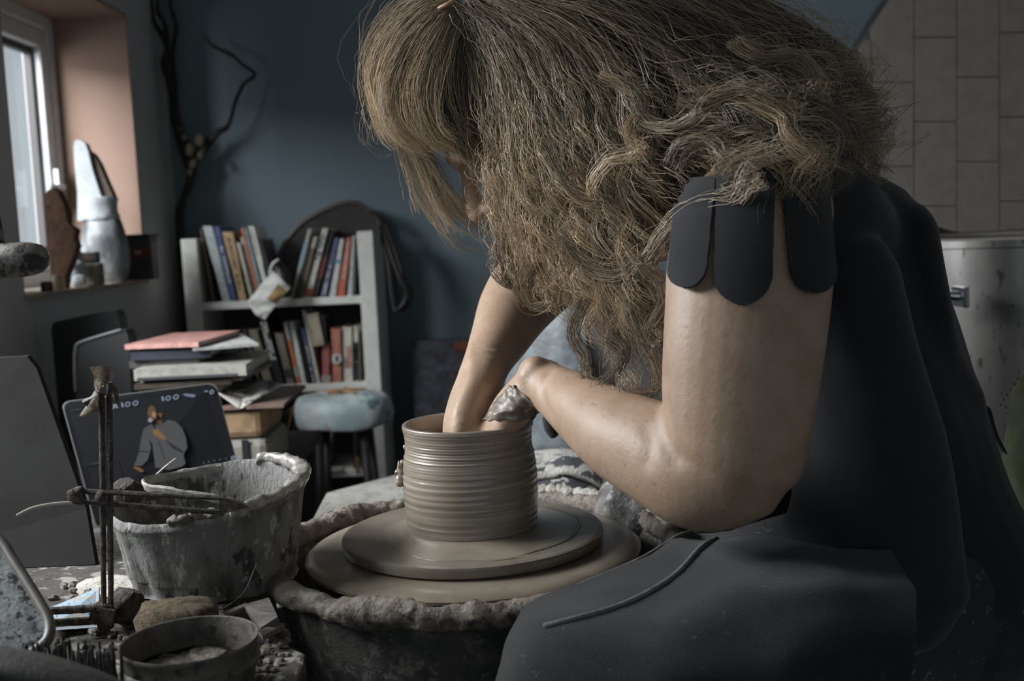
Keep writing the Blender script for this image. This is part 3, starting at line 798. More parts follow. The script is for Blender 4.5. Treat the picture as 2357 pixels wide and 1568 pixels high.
G(811, 817, 799, 811, 551, 689, (190, 196, 196), 'slim white book at the right end of the top shelf', letters=(.05, .5, False), lw=.15)
g1 = 'books on the middle shelf'
G = (lambda *a, **k: book(*a, g1, zB, **k))
G(508, 517, 528, 537, 800, 889, (104, 88, 66), 'thin tan book half hidden behind the magazine stack, middle shelf')
G(521, 541, 546, 565, 795, 889, (74, 62, 54), 'mottled brown book behind the magazine stack, middle shelf')
G(544, 556, 572, 588, 790, 889, (34, 35, 42), 'black book between brown and tan-lettered ones, middle shelf')
G(558, 566, 594, 604, 757, 889, (62, 56, 48), 'dark book with tan lettering, middle shelf', letters=(.2, .9, True), lw=.25)
G(569, 593, 608, 632, 760, 889, (122, 114, 102), 'taupe book with two dark spots on the spine', bands=[(.42, .46, (60, 58, 54)), (.56, .60, (60, 58, 54))])
G(595, 612, 634, 655, 734, 889, (32, 34, 40), 'tall black book with large white lettering', letters=(.38, .95, True), lw=.75)
G(630, 653, 660, 680, 771, 889, (104, 97, 88), 'grey-brown book with dark blotches', bands=[(.12, .3, (52, 50, 48))])
G(653, 661, 684, 692, 747, 889, (172, 100, 62), 'orange and white thin book on the middle shelf', bands=[(.72, 1.0, (160, 168, 166)), (.12, .28, (160, 156, 146))])
G(664, 678, 695, 707, 747, 889, (182, 186, 182), 'white book with blank spine on the middle shelf')
G(683, 689, 709, 716, 765, 889, (34, 34, 40), 'slim black book beside the blank white one')
G(691, 702, 718, 727, 763, 889, (88, 94, 128), 'blue floral-patterned book on the middle shelf', letters=(.05, .7, True), lw=.7)
G(695, 703, 729, 738, 722, 889, (172, 170, 160), 'tall slim cream book leaning left, middle shelf')
G(739, 758, 741, 762, 797, 889, (140, 82, 78), 'dull red book with a pale foot', bands=[(.02, .2, (150, 148, 138))])
G(760, 786, 764, 789, 764, 889, (158, 102, 84), 'salmon book with a round white badge on the spine')
G(788, 812, 790, 815, 763, 889, (182, 178, 166), 'white book with red lettering', bands=[], letters=None)
G(813, 825, 816, 828, 762, 889, (176, 172, 160), 'white and black book against the right side panel', bands=[(.02, .72, (40, 42, 48))], letters=(.3, .72, True), lw=.6)
# badge and red lettering
def decal(px, py, Y, pts, m, parent, name):
    b = B(); b.prism([U(px + x, py + y, Y) for x, y in pts], (0, .0008, 0)); b.build(name, m, parent)
def last(lbl):
    return next(o for o in COL.objects if o.get('label') == lbl)
sb = last('salmon book with a round white badge on the spine')
decal(775, 826, YF + .008, [(11 * math.cos(a), 12 * math.sin(a)) for a in np.linspace(0, 2 * math.pi, 20, endpoint=False)], m_ink, sb, 'badge')
decal(775, 826, YF + .0075, [(-3, -7), (4, -7), (4, 7), (-3, 7)], m_inkd, sb, 'badge_print')
sb = last('white book with red lettering')
m_red = mat('red_lettering', srgb((168, 96, 78)), .6)
for k in range(7):
    decal(803, 800 + 7.5 * k, YF + .008, [(-6, -2.4), (6, -2.4), (6, 2.4), (-6, 2.4)] if k % 2 else [(-6, -2.6), (6, -2.6), (6, -.4), (0, -.4), (0, 1), (6, 1), (6, 2.6), (-6, 2.6)], m_red, sb, 'spine_lettering')
# book lying out over its neighbours
b_ = thing('book', 'cream book jutting out above the dull red one', 'book', tuple(U(725, 790, YF - .02)))
q = [U(704, 724, YF), U(731, 720, YF), U(746, 794, YF), U(721, 798, YF)]
b = B(); b.prism(q, (0, .012, 0)); b.build('cover', mat('cream_cover', srgb((160, 152, 132)), .6, var=srgb((130, 118, 96)), vscale=10), b_)
b = B(); b.prism([U(733, 722, YF + .01), U(745, 726, YF + .01), U(754, 792, YF + .01), U(747, 794, YF + .01)], (0, .14, 0)); b.build('back_board', mat('navy_cover', srgb((44, 46, 62)), .5), b_)
g1 = 'books on the bottom shelf'
G = (lambda *a, **k: book(*a, g1, zC, **k))
G(624, 642, 588, 608, 944, 1090, (76, 58, 42), 'brown book leaning right on the bottom shelf')
G(644, 652, 611, 622, 952, 1090, (54, 60, 68), 'dark grey-blue book on the bottom shelf', letters=(.3, .8, True), lw=.3)
G(654, 666, 625, 635, 948, 1090, (32, 33, 36), 'black book left of the ochre one on the bottom shelf')
G(669, 677, 638, 646, 942, 1090, (128, 92, 48), 'slim ochre yellow book on the bottom shelf')
G(679, 690, 649, 660, 955, 1090, (36, 38, 44), 'black book right of the ochre one on the bottom shelf')
G(692, 704, 664, 678, 970, 1090, (34, 35, 40), 'dark book under the stool\'s left side with faint lettering', letters=(.2, .8, True), lw=.2)
G(706, 718, 681, 696, 980, 1090, (40, 36, 40), 'dark book under the stool with faint lettering', letters=(.2, .8, True), lw=.25)
G(720, 731, 700, 715, 985, 1090, (52, 44, 44), 'dark maroon book under the stool with faint lettering', letters=(.2, .85, True), lw=.4)
G(735, 746, 720, 734, 990, 1090, (36, 36, 40), 'black book under the stool beside the grey one', letters=(.3, .9, True), lw=.25)
G(755, 769, 742, 759, 994, 1090, (88, 90, 94), 'grey book last in the leaning row under the stool', letters=(.1, .9, True), lw=.5)
G(812, 822, 814, 824, 985, 1090, (48, 48, 54), 'dark book standing against the right side panel, bottom shelf')
b = B(); b.box(U(829, 1085, YF + .02) + Vector((-.006, 0, .02)), (.010, .03, .045)); 
tag(b.build('paper_slip', mat('yellowed_paper', srgb((128, 108, 70)), .8)), 'small yellowed slip at the right end of the bottom shelf', 'paper')
b = B(); c = U(770, 1090, YF + .01); b.box((c.x, c.y, zC + .003), (.05, .04, .005)); tag(b.build('paper_scrap', m_pages), 'pale scrap on the bottom shelf below the grey book', 'paper')

# bag hung over the back of the bookcase
m_leather = mat('dark_leather', (0.012, 0.011, 0.011), 0.42, var=(0.02, 0.017, 0.016), vscale=14, bump=.25, bscale=60)
m_leather2 = mat('brown_piping', (0.07, 0.055, 0.045), 0.5)
bg = thing('leather_bag', 'dark leather bag resting behind the books at the right of the bookcase', 'bag', tuple(U(770, 690, 3.48).to_2d()) + (zA,))
ol = [(632, 690), (640, 620), (655, 570), (690, 522), (735, 492), (785, 471), (820, 467), (850, 482), (872, 505), (880, 560), (872, 690)]
pe = catmull([V(U(x, y, 3.48)) for x, y in ol], 5)
b = B(); n = len(pe); cen = pe.mean(0); rings = []
for s, dy in ((.96, -.028), (1.0, -.015), (1.0, .015), (.96, .028)):
    rings.append(cen + (pe - cen) * s + V((0, dy, 0)))
vs = np.concatenate(rings); fs = []
for i in range(3):
    for k in range(n):
        q = (k + 1) % n; fs.append((i * n + k, i * n + q, (i + 1) * n + q, (i + 1) * n + k))
fs += [tuple(range(n)), tuple(3 * n + k for k in range(n - 1, -1, -1))]
b.add(vs, fs); b.build('bag_body', m_leather, bg, smooth=50)
b = B(); b.tube(list(pe[4:-5] + V((0, -.03, 0))), [(.007, .004)] * len(pe[4:-5]), n=8); b.build('piping', m_leather2, bg, smooth=True)
b = B(); b.tube([U(858, 490, 3.40), U(884, 510, 3.30), U(902, 575, 3.24), U(925, 640, 3.22), U(941, 676, 3.22), U(930, 706, 3.22), U(914, 712, 3.225), U(906, 670, 3.23), U(897, 590, 3.25), U(880, 520, 3.33)], [(.004, .013)] * 10, n=8, sub=5, ref=(1, .5, 0)); b.build('strap', m_leather, bg, smooth=True)
b = B(); b.tube([U(888, 516, 3.27), U(909, 580, 3.21), U(926, 630, 3.19)], [(.002, .005)] * 3, n=6, sub=4); b.build('strap_edge', m_leather2, bg, smooth=True)

# crumpled paper hanging in front
hp = thing('paper_packet', 'crumpled white paper packet with a yellow patch hanging before the shelf', 'packet', tuple(U(617, 735, 3.21)))
q = [U(627, 622, 3.22), U(667, 662, 3.21), U(608, 739, 3.20), U(566, 700, 3.21)]
Gd = [[q[0].lerp(q[1], s).lerp(q[3].lerp(q[2], s), t) + Vector((0, .006 * math.sin(7 * s + 5 * t) * math.sin(9 * t + 2 * s) - .012 * math.sin(math.pi * s) * math.sin(math.pi * t), .004 * math.sin(8 * s) * t)) for s in np.linspace(0, 1, 14)] for t in np.linspace(0, 1, 18)]
b = B(); b.sheet(Gd, .012, (0, 1, 0)); b.build('packet_body', mat('white_paper', (.62, .62, .585), .7, var=(.5, .5, .47), vscale=18), hp, smooth=40)
Gy = [[(r[j] + Vector((0, -.0012, 0))) for j in range(7, 14)] for r in Gd[2:10]]
b = B(); b.sheet(Gy, .001, (0, 1, 0)); b.build('yellow_patch', mat('yellow_patch', srgb((150, 124, 78)), .7, var=srgb((138, 112, 70)), vscale=20), hp, smooth=40)
b = B(); b.tube([U(640, 612, 3.26), U(652, 640, 3.24), U(660, 672, 3.23)], [(.016, .02), (.022, .022), (.014, .015)], n=12, sub=4); b.build('dark_clip', m_leather, hp, smooth=True)
b = B(); b.tube([U(620, 628, 3.23), U(628, 608, 3.23), U(640, 598, 3.23)], [.003, .004, .003], n=8, sub=3); b.build('clip_edge', m_frame, hp, smooth=True)

# stool
m_cush = mat('sea_print_fabric', (0.48, 0.61, 0.63), .85, var=(0.70, 0.74, 0.75), vscale=5, bump=.3, bscale=30, spots=[((0.13, 0.21, 0.21), 5, .56, .7), ((.45, .40, .33), 4, .58, .72)])
SC = U(790, 940, 2.98); SR = .130
st = thing('stool', 'round stool with a blue sea-print cushion cover in front of the bookcase', 'stool', (SC.x, SC.y, 0))
b = B(); zc = SC.z
pr = [(0, -.036), (.5, -.038), (.88, -.040), (.97, -.030), (1.0, -.008), (.99, .012), (.93, .026), (.80, .034), (.5, .040), (0, .041)]
b.lathe([(r * SR, zc + z * 1.08) for r, z, _ in catmull([(r, z, 0) for r, z in pr], 3)], (SC.x, SC.y, 0), 56, wob=lambda a, z, r: 1 + .012 * math.sin(7 * a) + .01 * math.sin(3 * a + 1)); roughen(b, .004, 22)
b.build('cushion', m_cush, st, smooth=True)
b = B(); sc_ = (SC.x + .006, SC.y - .015)
pts = []
for k in range(10):
    a = 2 * math.pi * k / 10 + .3; r = .060 if k % 2 == 0 else .014
    pts.append((sc_[0] + math.cos(a) * r, sc_[1] + math.sin(a) * r, zc + .047))
b.prism(pts, (0, 0, .006)); b.build('starfish', mat('orange_starfish', srgb((186, 146, 104)), .8), st)
m_leg = mat('dark_stool_leg', (.035, .033, .033), .5)
for a in (45, 135, 225, 315):
    b = B(); ca, sa = math.cos(math.radians(a)), math.sin(math.radians(a))
    b.tube([(SC.x + ca * .08, SC.y + sa * .08, zc - .036), (SC.x + ca * .11, SC.y + sa * .11, 0)], .012, n=10, cap='flat'); b.build('leg', m_leg, st, smooth=True)
b = B(); b.tube([(SC.x + math.cos(a) * .098, SC.y + math.sin(a) * .098, .18) for a in np.linspace(0, 2 * math.pi, 24, endpoint=False)], .007, n=8, ref=(0, 0, 1), closed=True); b.build('foot_ring', m_leg, st, smooth=True)

# painting on the floor against the wall
pt = thing('canvas', 'dark abstract painting with an orange corner leaning on the blue wall', 'painting', tuple(U(1010, 950, 3.40).to_2d()) + (0,))
x0, x1 = U(946, 850, 3.40).x, U(1080, 850, 3.40).x; z1_ = U(1000, 788, 3.40).z
m_paint = mat('dark_abstract_paint', (.035, .04, .06), .6, var=(.075, .085, .11), vscale=9, spots=[((.03, .025, .028), 12, .52, .62), ((.14, .14, .15), 22, .66, .72)])
b = B(); b.prism([(x0, 3.36, .01), (x1, 3.36, .01), (x1, 3.47, z1_), (x0, 3.47, z1_)], (0, .03, 0)); b.build('canvas_panel', m_paint, pt)
b = B(); oc = lambda px, py: V(U(px, py, 3.452)); b.prism([oc(1046, 789), oc(1075, 788), oc(1075, 808), oc(1044, 808)], (0, .002, 0)); b.build('orange_patch', mat('orange_paint', srgb((120, 66, 36)), .6), pt)

# branch in the corner
m_bark = mat('dark_bark', (.018, .016, .016), .9, var=(.03, .026, .022), vscale=30, bump=.6, bscale=60)
m_bulb = mat('pale_bracket', (.085, .07, .048), .9, var=(.05, .04, .03), vscale=40)
bn = thing('dry_branch', 'tall dry twisted branch standing in the corner behind the bookcase', 'branch', tuple(U(415, 700, 3.42).to_2d()) + (0,))
def br(pts, rs, Y=3.44, name='twig'):
    b = B(); b.tube([U(x, y, Y + (k % 2) * .015) for k, (x, y) in enumerate(pts)], rs, n=8, sub=5); roughen(b, .002, 60); b.build(name, m_bark, bn, smooth=True)
f_ = U(412, 560, 3.44)
b = B(); b.tube([(f_.x + .04, 3.45, 0), (f_.x + .01, 3.45, .4), U(414, 540, 3.45), U(420, 470, 3.44), U(436, 420, 3.44), U(440, 390, 3.44)], [.016, .015, .013, .012, .013, .017], n=10, sub=5); roughen(b, .003, 40); b.build('trunk', m_bark, bn, smooth=True)
br([(440, 395), (425, 340), (405, 280), (398, 220), (385, 165), (392, 130), (372, 80), (352, 40), (345, -40)], [.018, .02, .016, .013, .010, .009, .008, .007, .005])
br([(400, 225), (392, 190), (375, 150), (384, 110), (380, 60), (362, 20), (372, -40)], [.009, .008, .009, .008, .008, .007, .005], 3.42)
br([(405, 250), (400, 180), (398, 120), (405, 60), (392, 10), (398, -40)], [.010, .009, .007, .006, .006, .004], 3.46)
br([(440, 380), (470, 340), (500, 305), (525, 290), (540, 240), (560, 195), (586, 172), (560, 150), (530, 125), (490, 105), (468, 80)], [.014, .014, .011, .008, .006, .006, .006, .005, .005, .004, .002])
for x, y, r in ((437, 345, .020), (460, 322, .018), (462, 358, .014), (445, 378, .014), (425, 315, .012), (437, 398, .012), (415, 298, .010)):
    b = B(); b.ellipsoid(U(x, y, 3.415), [(r * .8, 0, 0), (0, r * .5, 0), (0, 0, r)], 12, 8); roughen(b, .003, 60); b.build('bracket_fungus', m_bulb, bn, smooth=True)
# ================================================================== window sill
ZS = W1[2] + .0105
m_plaster = mat('white_plaster', (.42, .45, .465), .8, var=(.36, .385, .40), vscale=14, bump=.3, bscale=60)
m_greyv = mat('grey_streaked_glaze', (.30, .32, .33), .5, var=(.10, .107, .115), vscale=9, stretch=(1, 1, .5), bump=.3, bscale=50)
m_brown = mat('brown_wood_bark', (.14, .07, .035), .8, var=(.075, .04, .024), vscale=14, bump=.6, bscale=50)
vs_ = thing('plaster_sculpture', 'grey vase with a tall white plaster shard rising from it on the sill', 'sculpture', tuple(U(243, 655, 3.02).to_2d()) + (ZS,))
vc = U(240, 600, 3.02)
zz = lambda py: U(240, py, 3.02).z
b = B(); b.lathe([(0, ZS), (.050, ZS), (.060, ZS + .03), (.064, zz(600)), (.060, zz(560)), (.052, zz(525)), (.047, zz(508)), (.045, zz(505)), (0, zz(505))], (vc.x + .004, vc.y, 0), 40); roughen(b, .002, 30); b.build('vase', m_greyv, vs_, smooth=True)
b = B(); cc = U(228, 480, 3.02); b.lathe([(0, zz(506)), (.050, zz(506)), (.052, zz(500)), (.047, zz(488)), (.047, zz(470)), (.049, zz(458)), (.047, zz(454)), (.036, zz(454)), (.036, zz(470)), (0, zz(470))], (cc.x, cc.y, 0), 40); roughen(b, .0025, 70); b.build('ribbed_collar', m_plaster, vs_, smooth=40)
b = B(); b.prism([U(x, y, 2.985) for x, y in ((168, 338), (173, 324), (184, 322), (196, 330), (202, 346), (214, 392), (233, 455), (236, 506), (178, 508), (180, 440), (172, 385))], (0, .03, 0)); roughen(b, .003, 50); b.build('white_shard', m_plaster, vs_, smooth=50)
b = B(); b.prism([U(x, y, 3.0) for x, y in ((200, 345), (215, 354), (228, 378), (243, 412), (262, 456), (232, 458), (212, 388))], (0, .03, 0)); roughen(b, .002, 50); b.build('inner_face', mat('brown_fired_clay', (.075, .055, .042), .8, var=(.1, .08, .06), vscale=30), vs_, smooth=50)
wd = B(); wd.prism([U(x, y, 2.66) for x, y in ((101, 452), (108, 436), (118, 431), (132, 441), (146, 468), (152, 492), (156, 514), (172, 528), (170, 548), (174, 566), (168, 588), (160, 606), (150, 640), (150, 672), (122, 676), (112, 590))], (0, .035, 0)); roughen(wd, .004, 40)
tag(wd.build('carved_wood_head', m_brown, smooth=50), 'brown carved wooden profile at the near end of the window sill', 'carving')
b = B(); c = U(150, 625, 2.72)
for k in range(9):
    b.ellipsoid((c.x + random.uniform(-.02, .02), c.y + .05 + random.uniform(-.015, .015), ZS + .012 + random.uniform(0, .075)), [(.018, 0, .004), (0, .015, 0), (-.004, 0, .017)], 10, 7)
roughen(b, .006, 60); tag(b.build('plaster_lump', m_plaster, smooth=True), 'rough white plaster lump beside the carved wood on the sill', 'plaster')
bx = thing('dark_box', 'dark box with a red printed band at the far end of the sill', 'box', tuple(U(320, 658, 3.10).to_2d()) + (ZS,))
c = U(318, 600, 3.10); hb = U(318, 546, 3.10).z - ZS
m_dbox = mat('dark_card_box', (.022, .022, .026), .5, var=(.035, .034, .036), vscale=20)
b = B(); b.box((c.x, 3.13, ZS + hb / 2), (.075, .06, hb)); b.build('box_body', m_dbox, bx, bevel=.002)
b = B(); b.box((c.x, 3.13, ZS + hb + .004), (.086, .068, .008)); b.build('lid', m_dbox, bx, bevel=.002)
b = B(); b.box((c.x + .002, 3.0995, U(320, 582, 3.1).z), (.070, .001, .028)); bd = b.build('red_band', mat('red_band', srgb((92, 42, 32)), .6), bx)
b = B(); zc_ = U(320, 582, 3.1).z
for x_ in (-.006, 0, .006):
    b.prism([(c.x + .002 + x_ - .0025, 3.0985, zc_ + .005), (c.x + .002 + x_ + .0025, 3.0985, zc_ + .005), (c.x + .002 + x_, 3.0985, zc_ - .006)], (0, .0008, 0))
b.build('print', m_ink, bx)
b = B(); c2 = U(192, 628, 2.80); b.box((c2.x, c2.y + .03, ZS + .055 + .014), (.058, .03, .028)); bt = tag(b.build('ink_box', m_dbox, bevel=.002), 'small black box with gold strokes in front of the grey vase', 'box')
b = B()
for k in range(7): b.box((c2.x - .02 + .006 * k, c2.y + .0145, ZS + .066), (.0022, .0008, .012))
b.build('gold_strokes', mat('gold_print', srgb((110, 84, 52)), .5), bt)
b = B(); b.box((c2.x + .006, c2.y + .03, ZS + .0275), (.06, .035, .054)); tag(b.build('cream_block', mat('cream_block', srgb((120, 112, 98)), .7, var=srgb((98, 90, 78)), vscale=20), bevel=.004), 'cream block under the small black box on the sill', 'block')
for k, (px, col, lb) in enumerate(((137, (62, 46, 36), 'tiny dark brown cup at the near corner of the sill'), (166, (170, 150, 128), 'tiny pale stamp beside the brown cup on the sill'))):
    c3 = U(px, 676, 2.56 + .06 * k); b = B(); b.lathe([(0, ZS), (.013, ZS), (.014, ZS + .012), (.012, ZS + .022), (.008, ZS + .022 + .012 * k), (0, ZS + .022 + .012 * k)], (min(c3.x, WX - .016), c3.y, 0), 20); tag(b.build('small_cup' if k == 0 else 'stamp', mat('cup%d' % k, srgb(col), .5), smooth=40), lb, 'cup' if k == 0 else 'stamp')

# ================================================================== low table, laptop, magazines
ZL = .487
lt = thing('low_table', 'dark low table under the laptop and the magazine stack', 'table', (-.72, 2.05, 0))
b = B(); b.box((-.715, 2.03, ZL - .012), (.55, .98, .024)); b.build('table_top', m_dark, lt)
for x in (-.96, -.47):
    for y in (1.57, 2.49):
        b = B(); b.box((x, y, (ZL - .024) / 2), (.035, .035, ZL - .024)); b.build('leg', m_dark, lt)
lp = thing('laptop', 'open laptop playing a video of a person in a grey hoodie', 'laptop', tuple(U(390, 1180, 1.66).to_2d()) + (ZL,))
cs = [U(140, 925, 1.74), U(497, 880, 1.80), U(580, 1190, 1.735), U(219, 1212, 1.665)]
nrm = (cs[1] - cs[0]).cross(cs[3] - cs[0]).normalized()
if nrm.y > 0: nrm = -nrm
def onscreen(px, py, off=.001):
    v = U(px, py, 1.0) - CAM
    t = (cs[0] + nrm * off - CAM).dot(nrm) / v.dot(nrm)
    return CAM + v * t
def bil(u, v): return cs[0].lerp(cs[1], u).lerp(cs[3].lerp(cs[2], u), v)
def rounded(m_, r_=.055):
    out = []
    for (cu, cv, a0) in ((m_ + r_, m_ + r_, 180), (1 - m_ - r_, m_ + r_, 270), (1 - m_ - .01, 1 - m_ - .01, 0), (m_ + .01, 1 - m_ - .01, 90)):
        rr = r_ if cv < .5 else .01
        for k in range(6):
            a = math.radians(a0 + 18 * k); out.append((cu + math.cos(a) * rr, cv + math.sin(a) * rr))
    return [bil(u, v) for u, v in out]
m_alu = mat('laptop_alloy', (.26, .26, .26), .35, metal=.6)
m_scr = mat('laptop_screen', (.010, .011, .013), .3, spec=.25)
b = B(); b.prism([p - nrm * .006 for p in rounded(0)], nrm * .0055); b.build('lid', m_alu, lp)
b = B(); b.prism([p - nrm * .0002 for p in rounded(.008)], nrm * .0006); sc_o = b.build('screen', m_scr, lp)
dk = [cs[3], cs[2], cs[2] + Vector((-.05, -.17, 0)), cs[3] + Vector((-.05, -.17, 0))]
b = B(); b.prism([(p.x, p.y, ZL + .001) for p in dk], (0, 0, .012)); b.build('keyboard_deck', m_alu, lp, bevel=.002)
zp = lambda x, y: (120 + x / 5.227, 820 + y / 5.227)
def scr(pts, col, name, e=1.0, off=.0008):
    m = mat('screen_%02x%02x%02x' % tuple(col), srgb(col), .6, emit=e, spec=0)
    m.node_tree.nodes['Principled BSDF'].inputs['Base Color'].default_value = (0, 0, 0, 1)
    for l_ in list(m.node_tree.nodes['Principled BSDF'].inputs['Base Color'].links): m.node_tree.links.remove(l_)
    b = B(); b.prism([onscreen(*zp(x, y), off) for x, y in pts], nrm * .0002); b.build(name, m, sc_o)
scr([(1100, 870), (1180, 825), (1300, 830), (1400, 765), (1480, 785), (1560, 860), (1610, 980), (1625, 1100), (1590, 1160), (1580, 1200), (1605, 1290), (1560, 1330), (1400, 1370), (1240, 1340), (1230, 1250), (1205, 1060), (1150, 1250), (1080, 1320), (985, 1320), (1040, 1170), (1070, 1000)], (88, 89, 91), 'video_figure_hoodie', .8)
scr([(1165, 1000), (1205, 1060), (1230, 1250), (1150, 1250), (1190, 1100)], (26, 28, 32), 'video_shade', .8, .0011)
scr([(1270, 1000), (1300, 1050), (1360, 1240), (1350, 1245), (1290, 1060)], (50, 51, 53), 'video_zip', .8, .0011)
scr([(1350, 1000), (1480, 1080), (1590, 1155), (1560, 1165), (1450, 1110)], (56, 57, 59), 'video_fold', .8, .0011)
scr([(1050, 1135), (1160, 1145), (1160, 1158), (1045, 1150)], (50, 51, 53), 'video_fold', .8, .0011)
scr([(1160, 620), (1195, 588), (1240, 620), (1262, 700), (1250, 760), (1205, 775), (1165, 735), (1145, 690)], (110, 86, 66), 'video_face', .8)
scr([(1200, 670), (1240, 680), (1245, 730), (1205, 735)], (160, 142, 120), 'video_cheek', .8, .0011)
scr([(1270, 685), (1330, 685), (1320, 740), (1285, 725)], (112, 82, 62), 'video_ear', .8)
scr([(1270, 770), (1325, 775), (1330, 815), (1290, 832), (1265, 810)], (100, 72, 48), 'video_neck', .8)
scr([(1215, 880), (1262, 868), (1350, 960), (1372, 1000), (1340, 1012), (1262, 970), (1215, 930)], (140, 108, 76), 'video_hand', .8, .0014)
scr([(978, 1325), (1050, 1340), (1110, 1385), (1070, 1397), (990, 1352)], (130, 98, 72), 'video_hand', .8, .0014)
scr([(1180 + 28 * math.cos(a), 770 + 28 * math.sin(a)) for a in np.linspace(0, 6.28, 14, endpoint=False)], (150, 156, 160), 'video_microphone', .8, .0014)
scr([(1188, 800), (1206, 792), (1258, 872), (1240, 882)], (34, 36, 42), 'video_microphone_stick', .8, .0016)
TX = (128, 140, 156)
def zero(cx, cy, rx, ry, w=13, rot=-.15):
    o = [(cx + rx * math.cos(a) , cy + ry * math.sin(a) + rot * rx * math.cos(a)) for a in np.linspace(0, 2 * math.pi, 18)]
    i = [(cx + (rx - w) * math.cos(a), cy + (ry - w) * math.sin(a) + rot * (rx - w) * math.cos(a)) for a in np.linspace(2 * math.pi, 0, 18)]
    scr(o + i, TX, 'screen_text')
for dx, dy in ((0, 0), (486, -74)):
    scr([(828 + dx, 562 + dy), (850 + dx, 558 + dy), (862 + dx, 612 + dy), (840 + dx, 616 + dy)], TX, 'screen_text')
    zero(910 + dx, 580 + dy, 34, 30); zero(1004 + dx, 566 + dy, 36, 30)
scr([(718, 585), (745, 575), (755, 595), (770, 570), (795, 565), (775, 600), (800, 620), (775, 628), (756, 612), (740, 636), (716, 638), (735, 604)], TX, 'screen_text')
scr([(1570, 462), (1600, 450), (1700, 460), (1725, 466), (1722, 490), (1690, 496), (1610, 482)], (110, 120, 140), 'screen_icon')
scr([(1830, 418), (1870, 412), (1874, 428), (1834, 432)], TX, 'screen_text'); zero(1920, 432, 28, 27)
scr([(215, 650), (355, 628), (357, 642), (218, 664)], (70, 72, 76), 'screen_caption')
scr([(470, 1292), (600, 1272), (602, 1284), (472, 1304)], (66, 68, 72), 'screen_caption')
rr_ = [(392, 1325), (770, 1255), (795, 1265), (845, 1450), (840, 1500), (470, 1535), (440, 1520)]
cx_, cy_ = 615, 1400
scr(rr_ + [rr_[0]] + [(cx_ + (x - cx_) * .965, cy_ + (y - cy_) * .95) for x, y in [rr_[0]] + rr_[::-1]], (46, 50, 56), 'screen_panel')
for x, y, r in ((1825, 1285, 9), (1885, 1272, 9), (1950, 1258, 9), (2020, 1245, 9), (2090, 1232, 9)):
    scr([(x + r * math.cos(a), y + r * math.sin(a)) for a in np.linspace(0, 6.28, 8, endpoint=False)], (92, 98, 106), 'screen_icon')
zero(2178, 1222, 27, 24)

m_blackp = mat('black_plastic', (.012, .0125, .014), .45)
def panel(ol, Y, label, rimpx=None, Ztop=None, thick=.05):
    p0 = U(*ol[-1], Y)
    t = thing('black_panel', label, 'panel', (p0.x, Y, ZL))
    pts = [U(x, y, Y) for x, y in ol]
    pts = [tuple(p) for p in catmull(pts, 4)] + [(pts[-1].x, Y, ZL + .001), (pts[0].x, Y, ZL + .001)]
    b = B(); b.prism(pts, (0, thick, 0)); b.build('panel_body', m_blackp, t, smooth=40)
    if rimpx:
        b = B(); b.tube([U(x, y, Y - .001) for x, y in rimpx], .0035, n=8, sub=4); b.build('rim', mat('panel_rim', (.10, .10, .105), .4), t, smooth=True)
panel([(118, 760), (122, 745), (140, 738), (250, 716), (268, 722), (275, 745), (282, 800)], 2.42, 'tall black rounded panel nearest the wall below the window sill')
panel([(168, 830), (170, 800), (180, 789), (275, 760), (290, 765), (296, 785), (300, 880)], 2.26, 'black rounded panel with a thin grey rim left of the magazines', [(174, 900), (172, 830), (175, 800), (184, 789), (232, 773), (278, 760)])

def slab(pl, pr_, y0, y1, Y, depth, col, label, cat='book', yaw=0.0, pages=True, name='book', group='books and magazines stacked behind the laptop'):
    a, c_ = U(pl, y1, Y), U(pr_, y1, Y); zt = U((pl + pr_) / 2, y0, Y).z; zb = U((pl + pr_) / 2, y1, Y).z
    w = abs(c_.x - a.x); ctr = Vector(((a.x + c_.x) / 2, Y + depth / 2, zb))
    t = thing(name, label, cat, tuple(ctr), group)
    R = Matrix.Rotation(yaw, 3, 'Z'); h = zt - zb
    m = mat('cover_%02x%02x%02x' % tuple(col), srgb(col), .45, var=tuple(x * .7 for x in srgb(col)), vscale=16)
    b = B(); k = min(.003, h * .25)
    b.box(ctr + Vector((0, 0, h - k / 2)), (w, depth, k), R); b.box(ctr + Vector((0, 0, k / 2)), (w, depth, k), R); b.box(ctr + R @ Vector((0, -depth / 2 + .0015, h / 2)), (w, .003, h - 2 * k), R)
    b.build('cover', m, t)
    b = B(); b.box(ctr + R @ Vector((0, .003, h / 2)), (w * .975, depth * .97, h - 2 * k), R); b.build('pages', m_pages, t)
    return t
slab(298, 474, 790, 801, 2.10, .235, (182, 136, 128), 'pink hardback lying on top of the magazine stack', yaw=-.10)
slab(392, 540, 800, 806, 2.10, .25, (178, 180, 176), 'white magazine sticking out under the pink hardback', 'magazine', yaw=.35, name='magazine')
slab(300, 486, 807, 827, 2.11, .20, (40, 42, 56), 'thick navy book below the pink hardback')
slab(298, 458, 828, 845, 2.12, .20, (66, 64, 62), 'dark grey book in the middle of the stack')
slab(446, 520, 824, 845, 2.18, .16, (80, 80, 80), 'grey folded paper at the right of the dark grey book', 'paper', name='paper')
slab(304, 560, 845.5, 871, 2.06, .26, (150, 148, 140), 'wide pale magazine with a black front edge', 'magazine', yaw=.04, name='magazine')
b = B(); b.box(U(432, 868, 2.052), (.185, .002, .005)); b.build('front_edge', m_inkd, last('wide pale magazine with a black front edge'))
slab(330, 566, 872, 880, 2.08, .22, (112, 106, 94), 'thin tan magazine below the wide pale one', 'magazine', yaw=-.06, name='magazine')
slab(300, 520, 881, 892, 2.06, .22, (70, 60, 52), 'brown magazine just above the laptop lid', 'magazine', yaw=.08, name='magazine')
om = thing('open_magazine', 'open magazine with flopped pages on the right of the stack', 'magazine', tuple(U(556, 942, 2.06)), 'books and magazines stacked behind the laptop')
